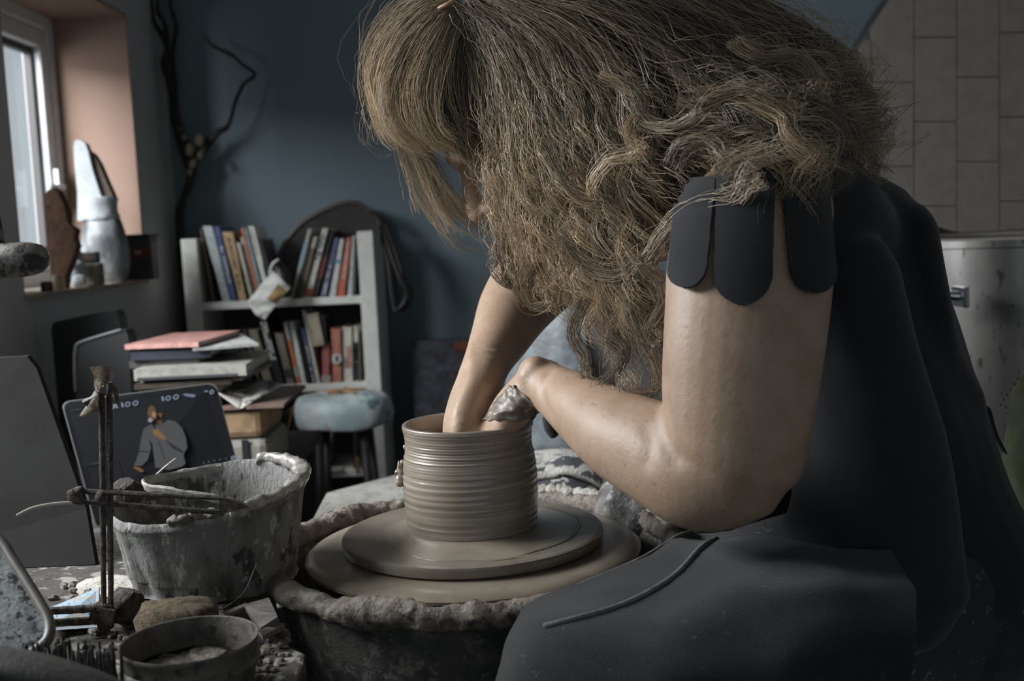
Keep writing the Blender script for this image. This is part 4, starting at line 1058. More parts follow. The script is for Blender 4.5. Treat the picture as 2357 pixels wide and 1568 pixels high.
def leafs(a, b_, c_, d, name, m):
    Gd = [[U(*a).lerp(U(*b_), s).lerp(U(*d).lerp(U(*c_), s), t) + Vector((0, 0, .006 * math.sin(math.pi * s) * (1 - t))) for s in np.linspace(0, 1, 8)] for t in np.linspace(0, 1, 5)]
    b = B(); b.sheet(Gd, .0022); b.build(name, m, om, smooth=True)
m_mag = mat('magazine_print', (.42, .41, .38), .4, var=(.12, .115, .11), vscale=16, vlo=.48, vhi=.55)
m_page = mat('magazine_paper', (.40, .38, .34), .6)
leafs((490, 892, 2.20), (590, 884, 2.22), (553, 944, 2.04), (500, 905, 2.05), 'left_page', m_page)
leafs((560, 882, 2.20), (650, 886, 2.14), (553, 944, 2.04), (545, 925, 2.10), 'right_page', m_mag)
leafs((520, 886, 2.19), (600, 886, 2.20), (565, 915, 2.10), (520, 905, 2.09), 'middle_page', m_mag)
slab(330, 650, 938, 946, 2.05, .26, (112, 92, 84), 'thin magazine at the bottom of the stack', 'magazine', yaw=.02, name='magazine')
zt_ = U(500, 947, 2.06).z; zb_ = U(500, 1013, 2.06).z
x0, x1 = U(330, 980, 2.06).x, U(603, 980, 2.06).x
b = B(); b.box(((x0 + x1) / 2, 2.16, (zt_ + zb_) / 2), (x1 - x0, .2, zt_ - zb_)); tag(b.build('cardboard_box', mat('brown_cardboard', srgb((140, 116, 88)), .85, var=srgb((118, 96, 72)), vscale=10), bevel=.012), 'brown cardboard box under the magazine stack', 'box')
x1 = U(618, 1040, 2.06).x
b = B(); b.box(((x0 + x1) / 2, 2.16, (zb_ + ZL) / 2), (x1 - x0, .2, zb_ - ZL - .001)); roughen(b, .002, 20); cr = tag(b.build('white_carton', mat('offwhite_carton', srgb((122, 118, 110)), .8), bevel=.015), 'off-white carton with a dark strap under the cardboard box', 'box')
b = B(); sx = U(566, 1040, 2.06).x; b.box((sx, 2.058, (zb_ + ZL) / 2), (.012, .004, zb_ - ZL - .004)); b.build('strap', m_blackp, cr)
# stack filler between the brown magazine and the bottom magazine
slab(330, 500, 893, 915, 2.06, .2, (58, 56, 54), 'dark thick book hidden behind the laptop lid')
slab(330, 500, 916, 937, 2.06, .2, (70, 62, 54), 'brown thick book hidden behind the laptop lid')

# leaning grey board
bd = B(); yb = lambda y: 1.335 - (y - 820) / 500 * .12
pts = [U(x, y, yb(y)) for x, y in ((-260, 836), (62, 820), (84, 848), (140, 1000), (198, 1170), (222, 1325))]
pts[-1].z = ZT + .001
pts += [Vector((pts[0].x, pts[-1].y, ZT + .001))]
bd.prism(pts, (0, .010, 0)); tag(bd.build('leaning_board', mat('grey_brown_board', (.03, .0295, .0285), .9, var=(.025, .0245, .0235), vscale=4, bump=.1, spec=.1)), 'large grey-brown board leaning at the left edge behind the tools', 'board')

# ================================================================== behind the wheel
m_benchw = mat('pale_worktop', (.36, .35, .32), .7, var=(.28, .27, .245), vscale=12, bump=.2, spots=[((.16, .15, .135), 26, .63, .7)])
ZN = .45
bn2 = thing('low_bench', 'pale low bench behind the wheel holding a sack and folded denim', 'bench', (0.1, 2.0, 0))
top = [(-.335, 1.49), (.34, 1.53), (.52, 2.35), (.26, 2.75), (-.355, 2.05)]
b = B(); b.prism([(x, y, ZN - .03) for x, y in top], (0, 0, .03)); b.build('bench_top', m_benchw, bn2, bevel=.003)
for x, y in ((-.28, 1.55), (.30, 1.58), (.42, 2.32), (.22, 2.62), (-.28, 2.0)):
    b = B(); b.box((x, y, (ZN - .03) / 2), (.04, .04, ZN - .03)); b.build('leg', m_benchw, bn2)
m_sack = mat('pale_plastic_sack', (.17, .195, .21), .45, var=(.11, .125, .135), vscale=10, bump=.5, bscale=25)
b = B(); c = U(1330, 860, 2.30)
b.lathe([(0, ZN + .013), (.13, ZN + .013), (.155, ZN + .045), (.165, ZN + .15), (.16, ZN + .27), (.13, ZN + .36), (.06, ZN + .40), (0, ZN + .41)], (c.x + .02, c.y, 0), 48, ell=(1, .75)); roughen(b, .014, 12)
tag(b.build('clay_sack', m_sack, smooth=True), 'pale blue-grey plastic sack on the bench behind the forearms', 'sack')
m_tan = mat('pale_canvas', (.42, .39, .33), .8, var=(.3, .28, .24), vscale=14)
b = B(); p = U(1330, 1010, 1.98); b.box((p.x + .0, p.y, ZN + .022), (.24, .12, .04), Matrix.Rotation(.15, 3, 'Z')); roughen(b, .004, 30); tag(b.build('clay_slab', m_tan, bevel=.012), 'pale slab of clay lying on the bench behind the pot', 'clay')
m_denim = mat('clay_splashed_denim', (.05, .053, .062), .9, var=(.028, .03, .036), vscale=50, bump=.4, bscale=240, spots=[((.42, .41, .38), 16, .60, .66)])
m_denimc = mat('denim_under_dried_clay', (.46, .45, .41), .8, var=(.3, .29, .27), vscale=20, bump=.7, bscale=80, spots=[((.05, .053, .06), 14, .52, .58)])
dn = thing('folded_denim', 'folded dark denim splashed with dried clay behind the pot', 'cloth', tuple(U(1320, 1150, 1.60).to_2d()) + (ZN,))
def fold(pts, rs, m, name):
    b = B(); b.tube([U(*p) for p in pts], rs, n=14, sub=5); roughen(b, .004, 35); b.build(name, m, dn, smooth=True)
fold([(1205, 1078, 1.62), (1290, 1066, 1.62), (1350, 1076, 1.61), (1420, 1120, 1.60)], [(.014, .07), (.016, .07), (.016, .07), (.014, .06)], m_denimc, 'upper_fold')
fold([(1205, 1104, 1.61), (1290, 1102, 1.60), (1350, 1122, 1.59), (1425, 1160, 1.58)], [(.014, .075), (.016, .075), (.016, .075), (.014, .07)], m_denim, 'middle_fold')
fold([(1205, 1134, 1.60), (1290, 1140, 1.59), (1350, 1156, 1.58), (1425, 1190, 1.57)], [(.018, .08), (.018, .08), (.016, .08), (.014, .075)], m_denim, 'lower_fold')
b = B(); a0, a1 = U(1215, 1165, 1.6), U(1420, 1200, 1.58); zt2 = U(1300, 1160, 1.6).z
b.box(((a0.x + a1.x) / 2, 1.60, (ZN + zt2) / 2), (a1.x - a0.x, .14, zt2 - ZN - .002)); b.build('bottom_fold', m_denim, dn, bevel=.02)

# ================================================================== kiln
m_steel = mat('brushed_steel', (.21, .205, .195), .32, metal=.9, var=(.16, .155, .148), vscale=5, stretch=(1, 1, .3), spots=[((.08, .075, .07), 26, .66, .70)])
m_brick = mat('fire_brick', (.19, .168, .145), .9, var=(.165, .145, .123), vscale=10, bump=.2, bscale=90, spots=[((.16, .135, .115), 30, .68, .73)])
KC = U(2335, 560, 2.42); KZ = U(2250, 556, 2.12).z; KR = .31
kl = thing('kiln', 'round steel kiln with its brick-lined lid raised at the right', 'kiln', (KC.x, KC.y, 0))
b = B(); b.lathe([(KR - .07, .10), (KR, .10), (KR, KZ - .016), (KR + .006, KZ - .014), (KR + .006, KZ), (KR - .004, KZ), (KR - .07, KZ - .002), (KR - .07, .12)], (KC.x, KC.y, 0), 40, closed=True); b.build('kiln_body', m_steel, kl, smooth=35)
b = B(); b.lathe([(KR - .069, .14), (KR - .012, .14), (KR - .012, KZ + .004), (KR - .069, KZ + .004)], (KC.x, KC.y, 0), 40, closed=True); b.build('brick_lining', m_brick, kl, smooth=35)
b = B(); b.lathe([(0, .10), (KR - .07, .10), (KR - .07, .13), (0, .13)], (KC.x, KC.y, 0), 32); b.build('kiln_floor', m_brick, kl)
for a in (30, 120, 210, 300):
    b = B(); x, y = KC.x + math.cos(math.radians(a)) * .26, KC.y + math.sin(math.radians(a)) * .26; b.box((x, y, .05), (.04, .04, .1)); b.build('leg', m_blackp, kl)
YLd = KC.y + .34
lid = [(2075, -40), (2022, 40), (1978, 112), (1952, 195), (1958, 290), (1985, 380), (2040, 455), (2110, 505), (2190, 532), (2262, 540), (2357, 538), (2450, 520), (2550, 460), (2620, 360), (2640, 200), (2600, 60), (2520, -60), (2400, -130), (2250, -150), (2150, -105)]
lx = np.mean([p[0] for p in lid]); ly = np.mean([p[1] for p in lid])
lp3 = [U(x, y, YLd) for x, y in lid]
b = B(); b.prism([U(lx + (x - lx) * 1.022, ly + (y - ly) * 1.022, YLd + .012) for x, y in lid], (0, .06, 0)); ld = b.build('lid', m_steel, kl)
def clip(poly, conv):
    out = poly
    area_ = sum(conv[i][0] * conv[(i + 1) % len(conv)][1] - conv[(i + 1) % len(conv)][0] * conv[i][1] for i in range(len(conv)))
    sg = 1 if area_ > 0 else -1
    for i in range(len(conv)):
        a, c_ = conv[i], conv[(i + 1) % len(conv)]
        def side(p): return sg * ((c_[0] - a[0]) * (p[1] - a[1]) - (c_[1] - a[1]) * (p[0] - a[0]))
        new = []
        for j in range(len(out)):
            p, q = out[j], out[(j + 1) % len(out)]; sp, sq = side(p), side(q)
            if sp >= 0: new.append(p)
            if (sp > 0 > sq) or (sp < 0 < sq):
                t = sp / (sp - sq); new.append((p[0] + (q[0] - p[0]) * t, p[1] + (q[1] - p[1]) * t))
        out = new
        if len(out) < 3: return None
    return out
for ci in range(8):
    xa = 1907 + 98.3 * ci; off = (91, 189, 86, 178, 75, 168, 65, 160)[ci]
    for k in range(-3, 5):
        ya = off + 194 * k - 97 * 0
        g = 1.2
        q = clip([(xa + g, ya + g), (xa + 98.3 - g, ya + g), (xa + 98.3 - g, ya + 194 - g), (xa + g, ya + 194 - g)], lid)
        if q and abs(sum(q[i][0] * q[(i + 1) % len(q)][1] - q[(i + 1) % len(q)][0] * q[i][1] for i in range(len(q)))) > 400:
            b = B(); dy = random.uniform(0, .0015); b.prism([U(x, y, YLd + dy) for x, y in q], (0, .0115 - dy, 0)); b.build('brick', m_brick, ld)
b = B(); b.box((KC.x + .05, KC.y + KR + .03, KZ - .02), (.3, .05, .05)); b.box((KC.x + .05, KC.y + KR + .05, KZ + .06), (.28, .03, .16)); b.build('hinge', m_blackp, kl)
m_chrome = mat('chrome', (.55, .55, .56), .12, metal=1.0)
hx = U(2145, 680, 2.10)
b = B(); b.tube([U(2085, 676, 2.10), U(2140, 679, 2.085), U(2207, 682, 2.07)], .009, n=14, sub=3); b.build('handle', m_chrome, kl, smooth=True)
b = B(); p = U(2211, 683, 2.095); b.box(p, (.012, .06, .038)); b.build('handle_bracket', m_chrome, kl, bevel=.003)

# ================================================================== chair
m_green = mat('green_vinyl', (.11, .125, .062), .5, var=(.09, .10, .05), vscale=8, bump=.35, bscale=120)
m_stitch = mat('stitch_thread', (.10, .105, .075), .8)
ZSEAT = .385; XB = .635
ch = thing('quilted_chair', 'green quilted vinyl chair behind the person at the right edge', 'chair', (.47, 1.27, 0))
b = B(); y0, y1, z0, z1 = 1.02, 1.515, .40, .705
Gd = []
for i in range(34):
    row = []
    for j in range(50):
        v, u = i / 33, j / 49
        y, z = y0 + (y1 - y0) * u, z0 + (z1 - z0) * v
        z -= max(0, abs(u - .5) - .40) ** 2 * 6 * v
        d1 = ((y + z) / .115) % 1; d2 = ((y - z) / .115 + .5) % 1
        pad = (math.sin(math.pi * d1) * math.sin(math.pi * d2)) ** .5 * .010
        e = min(1, 8 * min(u, 1 - u, v + .2, 1 - v) + .15)
        row.append((XB + .04 * v - (pad + .012) * e, y, z))
    Gd.append(row)
b.sheet(Gd, .05, (1, 0, 0)); b.build('backrest', m_green, ch, smooth=60)
b = B()
for s in np.arange(-.6, 3, .115):
    for sg in (1, -1):
        for k in range(60):
            y = y0 + (y1 - y0) * k / 60; z = (s - y) if sg == 1 else (y - s - .0575)
            if not (z0 + .02 < z < z1 - .01): continue
            v = (z - z0) / (z1 - z0)
            b.box((XB + .04 * v - .0135, y, z), (.002, .0045, .0012), Matrix.Rotation(math.radians(-45 * sg), 3, 'X'))
b.build('stitching', m_stitch, ch)
b = B(); b.box((.455, 1.27, ZSEAT - .035), (.37, .47, .07)); b.build('seat', m_green, ch, bevel=.025)
for x in (.30, .62):
    for y in (1.06, 1.48):
        b = B(); b.tube([(x, y, ZSEAT - .06), (x, y, 0)], .014, n=10, cap='flat'); b.build('leg', m_blackp, ch, smooth=True)
for y in (1.06, 1.48):
    b = B(); b.tube([(.62, y, ZSEAT - .06), (.665, y, .42), (.70, y, .6)], .012, n=10, cap='flat', sub=3); b.build('back_post', m_blackp, ch, smooth=True)
# ================================================================== the person
m_skin = mat('skin', (0.40, 0.28, 0.20), .5, var=(.35, .24, .165), vscale=9, bump=.16, bscale=80, sss=.12, spots=[((.29, .19, .135), 55, .68, .74)])
m_black = mat('black_jersey', (.0135, .015, .0185), .9, var=(.011, .012, .015), vscale=10, bump=.15, bscale=200, sheen=.15)
m_apron = mat('dark_denim_apron', (.0105, .0105, .0125), .9, var=(.0075, .008, .0095), vscale=26, bump=.4, bscale=260, sheen=.15, spots=[((.04, .038, .035), 34, .72, .76)])
m_jeans = mat('dark_jeans', (.022, .022, .026), .9, var=(.016, .0165, .02), vscale=22, bump=.35, bscale=240, sheen=.15, spots=[((.17, .16, .145), 28, .69, .73)])
m_kneec = mat('clay_caked_jeans', (.20, .195, .185), .8, var=(.075, .073, .072), vscale=16, bump=.8, bscale=60, spots=[((.2, .15, .1), 12, .6, .68), ((.4, .39, .37), 20, .62, .68)])
pz = U(2040, 1330, 1.28)
person = thing('person', 'person with long curly hair in a black slashed-sleeve top leaning over the wheel', 'person', (pz.x, pz.y, ZSEAT))

HC = U(1222, 282, 1.28)                       # head
hf = Vector((-.788, -.03, -.616)).normalized(); hu = Vector((-.616, 0, .788)); hu = (hu - hf * hu.dot(hf)).normalized(); hs = hf.cross(hu); hs = -hs if hs.y > 0 else hs
def HP(f, u, s=0.0): return HC + hf * f + hu * u + hs * s
def limb(b, pts, n=28, sub=5, ref=(0, 1, 0)):
    b.tube([U(*p[:3]) for p in pts], [p[3] if len(p) == 4 else (p[3], p[4]) for p in pts], n=n, sub=sub, ref=ref)
body = B()
# trunk and neck
limb(body, [(2055, 1330, 1.28, .135, .165), (2000, 1180, 1.28, .125, .15), (1930, 980, 1.28, .125, .14), (1830, 760, 1.27, .130, .155), (1740, 590, 1.27, .105, .165), (1640, 470, 1.27, .075, .12), (1520, 400, 1.27, .055, .06), (1400, 350, 1.275, .050, .052), (1290, 310, 1.28, .05, .05)])
# near arm
limb(body, [(1800, 520, 1.17, .055), (1765, 490, 1.08, .062), (1733, 570, 1.00, .0725, .058), (1716, 750, .965, .0700, .056), (1700, 920, .955, .0660, .055), (1690, 1040, .95, .0615, .052), (1680, 1078, .95, .052, .048)])
limb(body, [(1690, 1080, .95, .050, .046), (1610, 1085, .96, .052, .046), (1530, 1052, .985, .0475, .043), (1430, 1003, 1.03, .0420, .041), (1345, 945, 1.09, .0345, .035), (1285, 905, 1.14, .0275, .03), (1252, 888, 1.165, .0265, .03)])
body.ellipsoid(U(1232, 860, 1.165), [(.018, 0, .004), (0, .026, 0), (-.004, 0, .018)])      # flexed wrist
limb(body, [(1250, 882, 1.168, .0255, .030), (1215, 905, 1.175, .023, .037), (1172, 950, 1.182, .021, .041), (1150, 990, 1.188, .018, .040)])
# far arm
limb(body, [(1660, 500, 1.40, .06), (1500, 500, 1.46, .056), (1390, 545, 1.48, .054), (1300, 595, 1.46, .052), (1240, 640, 1.43, .0525, .048), (1188, 705, 1.385, .0455, .043), (1152, 775, 1.33, .0355, .035), (1124, 830, 1.285, .0280, .029), (1104, 880, 1.25, .0262, .031)])
limb(body, [(1108, 872, 1.255, .026, .030), (1082, 925, 1.228, .0235, .037), (1064, 975, 1.212, .021, .040), (1056, 1010, 1.208, .018, .038)])
# fingers inside the pot
pc2 = Vector((PC.x, PC.y, 0))
def finger(base, tipxy, z_tip, r=.0085, bend=.012):
    t = Vector((tipxy[0], tipxy[1], z_tip)); m1 = base.lerp(t, .38) + Vector((bend, 0, .004)); m2 = base.lerp(t, .72) + Vector((bend * .6, 0, -.003))
    body.tube([base, m1, m2, t], [r, r * .98, r * .9, r * .78], n=12, sub=3)
for k, dy in enumerate((-.030, -.010, .010, .028)):
    bs = U(1140, 1000, 1.188) + Vector((0, dy, 0)); finger(bs, (PC.x - .012 + .012 * k, PC.y - .046 + .02 * k), ZB + .045 - .006 * (k in (1, 2)))
    bs = U(1052, 1012, 1.206) + Vector((0, dy, 0)); finger(bs, (PC.x - .048 + .003 * k, PC.y - .022 + .017 * k), ZB + .043 - .006 * (k in (1, 2)))
finger(U(1168, 965, 1.165), (PC.x + .012, PC.y - .040), ZB + .066, .0095, -.006)
finger(U(1085, 965, 1.19), (PC.x - .012, PC.y - .036), ZB + .070, .0095, .008)
# head with face
body.ellipsoid(HP(-.012, .020), [hf * .094, hu * .108, hs * .076], 36, 24)
body.ellipsoid(HP(.030, -.052), [hf * .058, hu * .068, hs * .056], 28, 18)
body.ellipsoid(HP(.068, -.103), [hf * .022, hu * .020, hs * .026])                       # chin
body.tube([HP(.076, .022, -.03), HP(.088, .026, 0), HP(.076, .022, .03)], [.012, .014, .012], n=14, sub=4, ref=tuple(hu))   # brow
body.tube([HP(.088, .010), HP(.100, -.012), HP(.1125, -.036), HP(.109, -.042)], [(.009, .008), (.010, .009), (.011, .012), (.008, .011)], n=14, sub=5, ref=tuple(hs))   # nose
for s in (-1, 1):
    body.ellipsoid(HP(.096, -.042, s * .012), [hf * .010, hu * .008, hs * .008], 14, 10)     # nostril wing
    body.ellipsoid(HP(.062, -.022, s * .038), [hf * .024, hu * .022, hs * .022], 18, 12)     # cheek
    body.ellipsoid(HP(.075, .002, s * .031), [hf * .0125, hu * .0125, hs * .0125], 16, 12)   # eyelid
    body.tube([HP(-.012, .022, s * .080), HP(-.018, .005, s * .084), HP(-.010, -.028, s * .078)], [(.008, .014), (.008, .016), (.006, .010)], n=12, sub=3)
for u_, r_ in ((-.068, .0065), (-.077, .0075)):
    body.tube([HP(.076, u_, -.020), HP(.087, u_, 0), HP(.076, u_, .020)], [r_ * .6, r_, r_ * .6], n=10, sub=4, ref=tuple(hu))
# legs
for Yh, kn, hip in ((1.16, (1385, 1545, .935), (2010, 1370, 1.18)), (1.38, (1495, 1190, 1.44), (1980, 1330, 1.38))):
    k3 = U(*kn); h3 = U(*hip)
    body.tube([h3, h3.lerp(k3, .5), k3], [.085, .075, .055], n=20, sub=4)
    ft = Vector((k3.x + .05, k3.y, .10)); body.tube([k3, k3.lerp(ft, .5) + Vector((-.0, 0, 0)), ft, ft + Vector((0, 0, -.05))], [.055, .052, .038, .04], n=18, sub=4)
    body.tube([ft + Vector((.02, 0, -.055)), ft + Vector((-.07, 0, -.065)), ft + Vector((-.17, 0, -.075))], [(.035, .035), (.032, .04), (.02, .035)], n=16, sub=4)
me_body = remesh(body, .0038, 3, .5)
bvh_body = bvh_of(me_body)
def onbody(px, py):
    loc, n, i, d = bvh_body.ray_cast(CAM, (U(px, py, 1.0) - CAM).normalized(), 3.0)
    return V(loc) if loc is not None else None
co = np.zeros(len(me_body.vertices) * 3, np.float32); me_body.vertices.foreach_get('co', co); co = co.reshape(-1, 3).astype(float)
no = np.zeros(len(me_body.vertices) * 3, np.float32); me_body.vertex_normals.foreach_get('vector', no); no = no.reshape(-1, 3)
for line, dep, wid in (([(1524, 935), (1532, 980), (1544, 1025), (1556, 1050)], .0025, .0100), ([(1487, 985), (1497, 1020), (1490, 1065)], .0016, .007),
                       ([(1072, 812), (1120, 800), (1172, 812)], .0016, .003), ([(1068, 826), (1120, 815), (1168, 826)], .0014, .003), ([(1082, 800), (1085, 870), (1050, 950)], -.002, .006), ([(1228, 838), (1206, 866)], -.004, .010),
                       ([(1262, 858), (1246, 905), (1262, 950)], .0025, .007)):
    pts = [p for p in (onbody(*q) for q in line) if p is not None]
    if len(pts) < 2: continue
    cl = catmull(pts, 8)
    d = np.min(np.linalg.norm(co[:, None, :] - cl[None], axis=2), axis=1)
    fade = 1.0
    co = co - no * (dep * np.exp(-(d / wid) ** 2))[:, None]
me_body.vertices.foreach_set('co', co.astype(np.float32).ravel()); me_body.update()
bvh_body = bvh_of(me_body)
mesh_part('body', me_body, m_skin, person)

# nails
# ---- shirt: a loose shell over the trunk and shoulders
sh = B()
limb(sh, [(2075, 1320, 1.275, .150, .185), (2020, 1170, 1.275, .142, .168), (1955, 985, 1.275, .145, .158), (1860, 770, 1.27, .152, .172), (1775, 600, 1.27, .132, .18), (1690, 480, 1.27, .100, .15), (1590, 400, 1.27, .072, .09)])
limb(sh, [(1930, 600, 1.20, .075), (1880, 500, 1.13, .066), (1830, 440, 1.12, .060)])
limb(sh, [(1720, 470, 1.36, .075), (1560, 480, 1.45, .066), (1460, 500, 1.47, .062)])
sh.ellipsoid(U(1760, 400, 1.085), [(.082, 0, .0), (0, .080, 0), (0, 0, .040)])
limb(sh, [(1950, 560, 1.26, .080, .13), (1985, 760, 1.26, .070, .14), (2040, 960, 1.27, .075, .15), (2090, 1150, 1.28, .09, .16)])
# slack back of the top and tail over the hip
limb(sh, [(2045, 520, 1.25, .03, .12), (2056, 640, 1.25, .034, .13), (2100, 800, 1.26, .034, .11), (2168, 905, 1.27, .030, .09), (2180, 1000, 1.28, .024, .09), (2205, 1090, 1.29, .030, .10), (2245, 1210, 1.29, .045, .12), (2240, 1330, 1.28, .07, .15)])
limb(sh, [(1960, 640, 1.08, .045, .05), (1985, 800, 1.06, .05, .05), (2000, 1000, 1.06, .07, .06), (2010, 1180, 1.06, .08, .07), (1990, 1330, 1.06, .1, .08)])
me_sh = remesh(sh, .006, 6, .5)
mesh_part('black_top', me_sh, m_black, person)
# ---- sleeve tongues hanging over the bare upper arm
def drape(px, py, off, prev=1.0):
    v = (U(px, py, 1.0) - CAM).normalized()
    loc, n, i, d = bvh_body.ray_cast(CAM, v, 3.0)
    if loc is None or loc.y > 1.2:
        q = U(px, py, prev)
        loc, n, i, d = bvh_body.find_nearest(q)
    if n.dot(v) > 0: n = -n
    return loc + n * off, loc.y
def tongue(rows, off=.009, thick=.0035):
    Gd = []
    Y = 1.0
    for (y, xl, xr) in rows:
        row = []
        for s in np.linspace(0, 1, 9):
            p, Y2 = drape(xl + (xr - xl) * s, y, off, .95)
            row.append(p)
        Gd.append(row)
    A = np.array([[V(p) for p in r] for r in Gd])
    for _ in range(6):
        Sm = A.copy()
        Sm[1:-1, 1:-1] = (A[:-2, 1:-1] + A[2:, 1:-1] + A[1:-1, :-2] + A[1:-1, 2:]) / 4
        A[..., 1] = np.minimum(A[..., 1], Sm[..., 1])
    b = B(); b.sheet(A, -thick); return b
def rounded_rows(cx_top, cx_bot, hw, y0, y1, lean=0):
    rows = []
    n = 30
    for k in range(n + 1):
        t = 1 - (1 - k / n) ** 1.8; y = y0 + (y1 - y0) * t
        cx = cx_top + (cx_bot - cx_top) * t
        d = (y1 - y) / (hw * 1.15)
        w = hw * math.sqrt(max(0.003, 1 - (1 - min(1, d)) ** 2))
        rows.append((y, cx - w, cx + w))
    return rows
for a in ((1614, 1590, 39, 425, 668), (1716, 1708, 61, 405, 707), (1838, 1862, 47, 405, 678)):
    b = tongue(rounded_rows(*a)); b.build('sleeve_strip', m_black, person, smooth=60)
# ---- jeans
jn = B()
limb(jn, [(2075, 1380, 1.20, .125, .12), (1900, 1420, 1.12, .112, .11), (1700, 1470, 1.05, .098, .10), (1520, 1520, .985, .076, .078), (1385, 1545, .945, .064, .066)], n=26)
k3 = U(1385, 1545, .935); jn.tube([k3, k3 + Vector((.015, 0, -.15)), (k3.x + .05, k3.y, .12)], [.064, .060, .055], n=22, sub=4)
limb(jn, [(2060, 1340, 1.36, .12, .12), (1850, 1300, 1.40, .098, .1), (1650, 1240, 1.43, .08, .085), (1550, 1210, 1.44, .072, .075)], n=26)
body_hip = U(2075, 1360, 1.28); jn.ellipsoid(body_hip, [(.15, 0, 0), (0, .19, 0), (0, 0, .125)])
k4 = U(1500, 1190, 1.44); jn.tube([k4 + Vector((.02, 0, -.02)), k4 + Vector((.04, 0, -.2)), (k4.x + .06, k4.y, .12)], [.064, .06, .055], n=22, sub=4)
a_ = jn.arr()
me_j = remesh(jn, .0055, 5, .5)
mesh_part('jeans', me_j, m_jeans, person)
kc = B(); limb(kc, [(1660, 1240, 1.36, .070, .075), (1570, 1214, 1.345, .068, .068), (1505, 1190, 1.335, .060, .060), (1466, 1174, 1.33, .050, .052), (1440, 1166, 1.33, .038, .042)], n=30)
roughen(kc, .004, 35); me_k = remesh(kc, .004, 3, .5)
mesh_part('clay_caked_knee', me_k, m_kneec, person)
# ---- apron: bib hanging from the chest and skirt lying over the near thigh
Gd = []
bib = [[(1345, 640, 1.36), (1352, 760, 1.36), (1372, 880, 1.36), (1420, 1010, 1.36), (1500, 1120, 1.36)],
       [(1400, 620, 1.25), (1420, 760, 1.24), (1450, 880, 1.24), (1500, 1010, 1.23), (1570, 1130, 1.22)],
       [(1500, 620, 1.15), (1530, 760, 1.14), (1560, 880, 1.14), (1600, 1010, 1.13), (1660, 1130, 1.12)]]
G1 = np.array([catmull([U(*p) for p in r], 5) for r in bib]); G2 = np.array([catmull(list(G1[:, j]), 5) for j in range(G1.shape[1])])
b = B(); b.sheet(G2, .004); roughen(b, .003, 18); b.build('apron_bib', m_apron, person, smooth=60)
sk = [[(1590, 1226, 1.10), (1640, 1236, 1.12), (1760, 1240, 1.12), (1900, 1250, 1.12), (2050, 1260, 1.12)],
      [(1555, 1238, 1.02), (1610, 1262, 1.00), (1740, 1280, .98), (1890, 1290, .97), (2060, 1290, .98)],
      [(1470, 1290, .985), (1545, 1330, .945), (1700, 1340, .92), (1870, 1350, .91), (2080, 1340, .93)],
      [(1340, 1345, .965), (1430, 1392, .915), (1620, 1405, .89), (1840, 1415, .885), (2100, 1390, .90)],
      [(1242, 1388, .955), (1290, 1432, .90), (1500, 1490, .865), (1800, 1500, .86), (2110, 1470, .88)],
      [(1205, 1430, .95), (1240, 1480, .89), (1430, 1560, .85), (1760, 1580, .845), (2110, 1560, .87)],
      [(1172, 1490, .945), (1195, 1540, .885), (1380, 1620, .845), (1740, 1660, .84), (2110, 1660, .86)],
      [(1150, 1570, .945), (1165, 1620, .885), (1350, 1700, .845), (1730, 1740, .84), (2110, 1760, .86)]]
G1 = np.array([catmull([U(p[0], p[1], p[2] - (.016 if i > 1 else .004)) for p in r], 6) for i, r in enumerate(sk)]); G2 = np.array([catmull(list(G1[:, j]), 4) for j in range(G1.shape[1])]).transpose(1, 0, 2)
b = B(); b.sheet(G2, .003); roughen(b, .008, 9); roughen(b, .003, 24); bvh_ap = BVHTree.FromPolygons([Vector(v) for v in b.v], b.f); b.build('apron_skirt', m_apron, person, smooth=60)
m_hem = mat('worn_denim_hem', (.17, .165, .165), .9, var=(.11, .108, .11), vscale=60, bump=.5, bscale=200)
b = B(); hp_ = [(1648, 1240, 1.11), (1612, 1262, .997), (1545, 1330, .942), (1430, 1392, .912), (1290, 1432, .897), (1256, 1440, .90)]
hpc = []
for p in catmull([U(*q) for q in hp_], 8):
    v_ = (Vector(p) - CAM).normalized(); h_ = bvh_ap.ray_cast(CAM, v_, 2.0)[0]
    hpc.append((h_ if h_ is not None and abs(h_.y - p[1]) < .06 else Vector(p)) - v_ * .0012)
b.tube(hpc, [.0024] * len(hpc), n=8); b.build('apron_hem', m_hem, person, smooth=True)
b = B(); hp_ = [(1242, 1386, .953), (1340, 1343, .962), (1470, 1288, .982), (1560, 1235, 1.02), (1592, 1224, 1.09)]
b.tube([U(*p) for p in hp_], [.0018] * 5, n=8, sub=6); b.build('apron_hem', m_hem, person, smooth=True)
b = B(); b.tube([U(2275, 940, 1.34), U(2292, 1000, 1.36), U(2312, 1040, 1.38)], [(.0015, .006)] * 3, n=8, sub=4); b.build('apron_tie', m_black, person, smooth=True)
b = B(); b.tube([U(1262, 960, 1.42), U(1268, 985, 1.42), U(1274, 1000, 1.42)], [(.008, .006), (.009, .006), (.007, .005)], n=12, sub=3); b.build('far_sleeve_strip', m_black, person, smooth=True)
# ---- wet slip on the near hand and wrist
b = B(); Gd = []
for (y, xl, xr) in ((893, 1165, 1192), (905, 1160, 1205), (920, 1148, 1222), (935, 1136, 1230), (948, 1124, 1236), (958, 1115, 1236), (968, 1110, 1228)):
    Gd.append([drape(xl + (xr - xl) * s, y, .002 + .002 * math.sin(9 * s + y * .12) * math.sin(y * .09 + 3 * s), 1.15)[0] for s in np.linspace(0, 1, 14)])
G1 = np.array([[V(p) for p in r] for r in Gd]); G2 = np.array([catmull(list(G1[:, j]), 4) for j in range(G1.shape[1])]).transpose(1, 0, 2)
b.sheet(G2, -.003); roughen(b, .0022, 130)
b.build('wet_slip', mat('glossy_slip', (.20, .168, .135), .5, var=(.12, .1, .08), vscale=20, spec=.4, coat=.2), person, smooth=True)
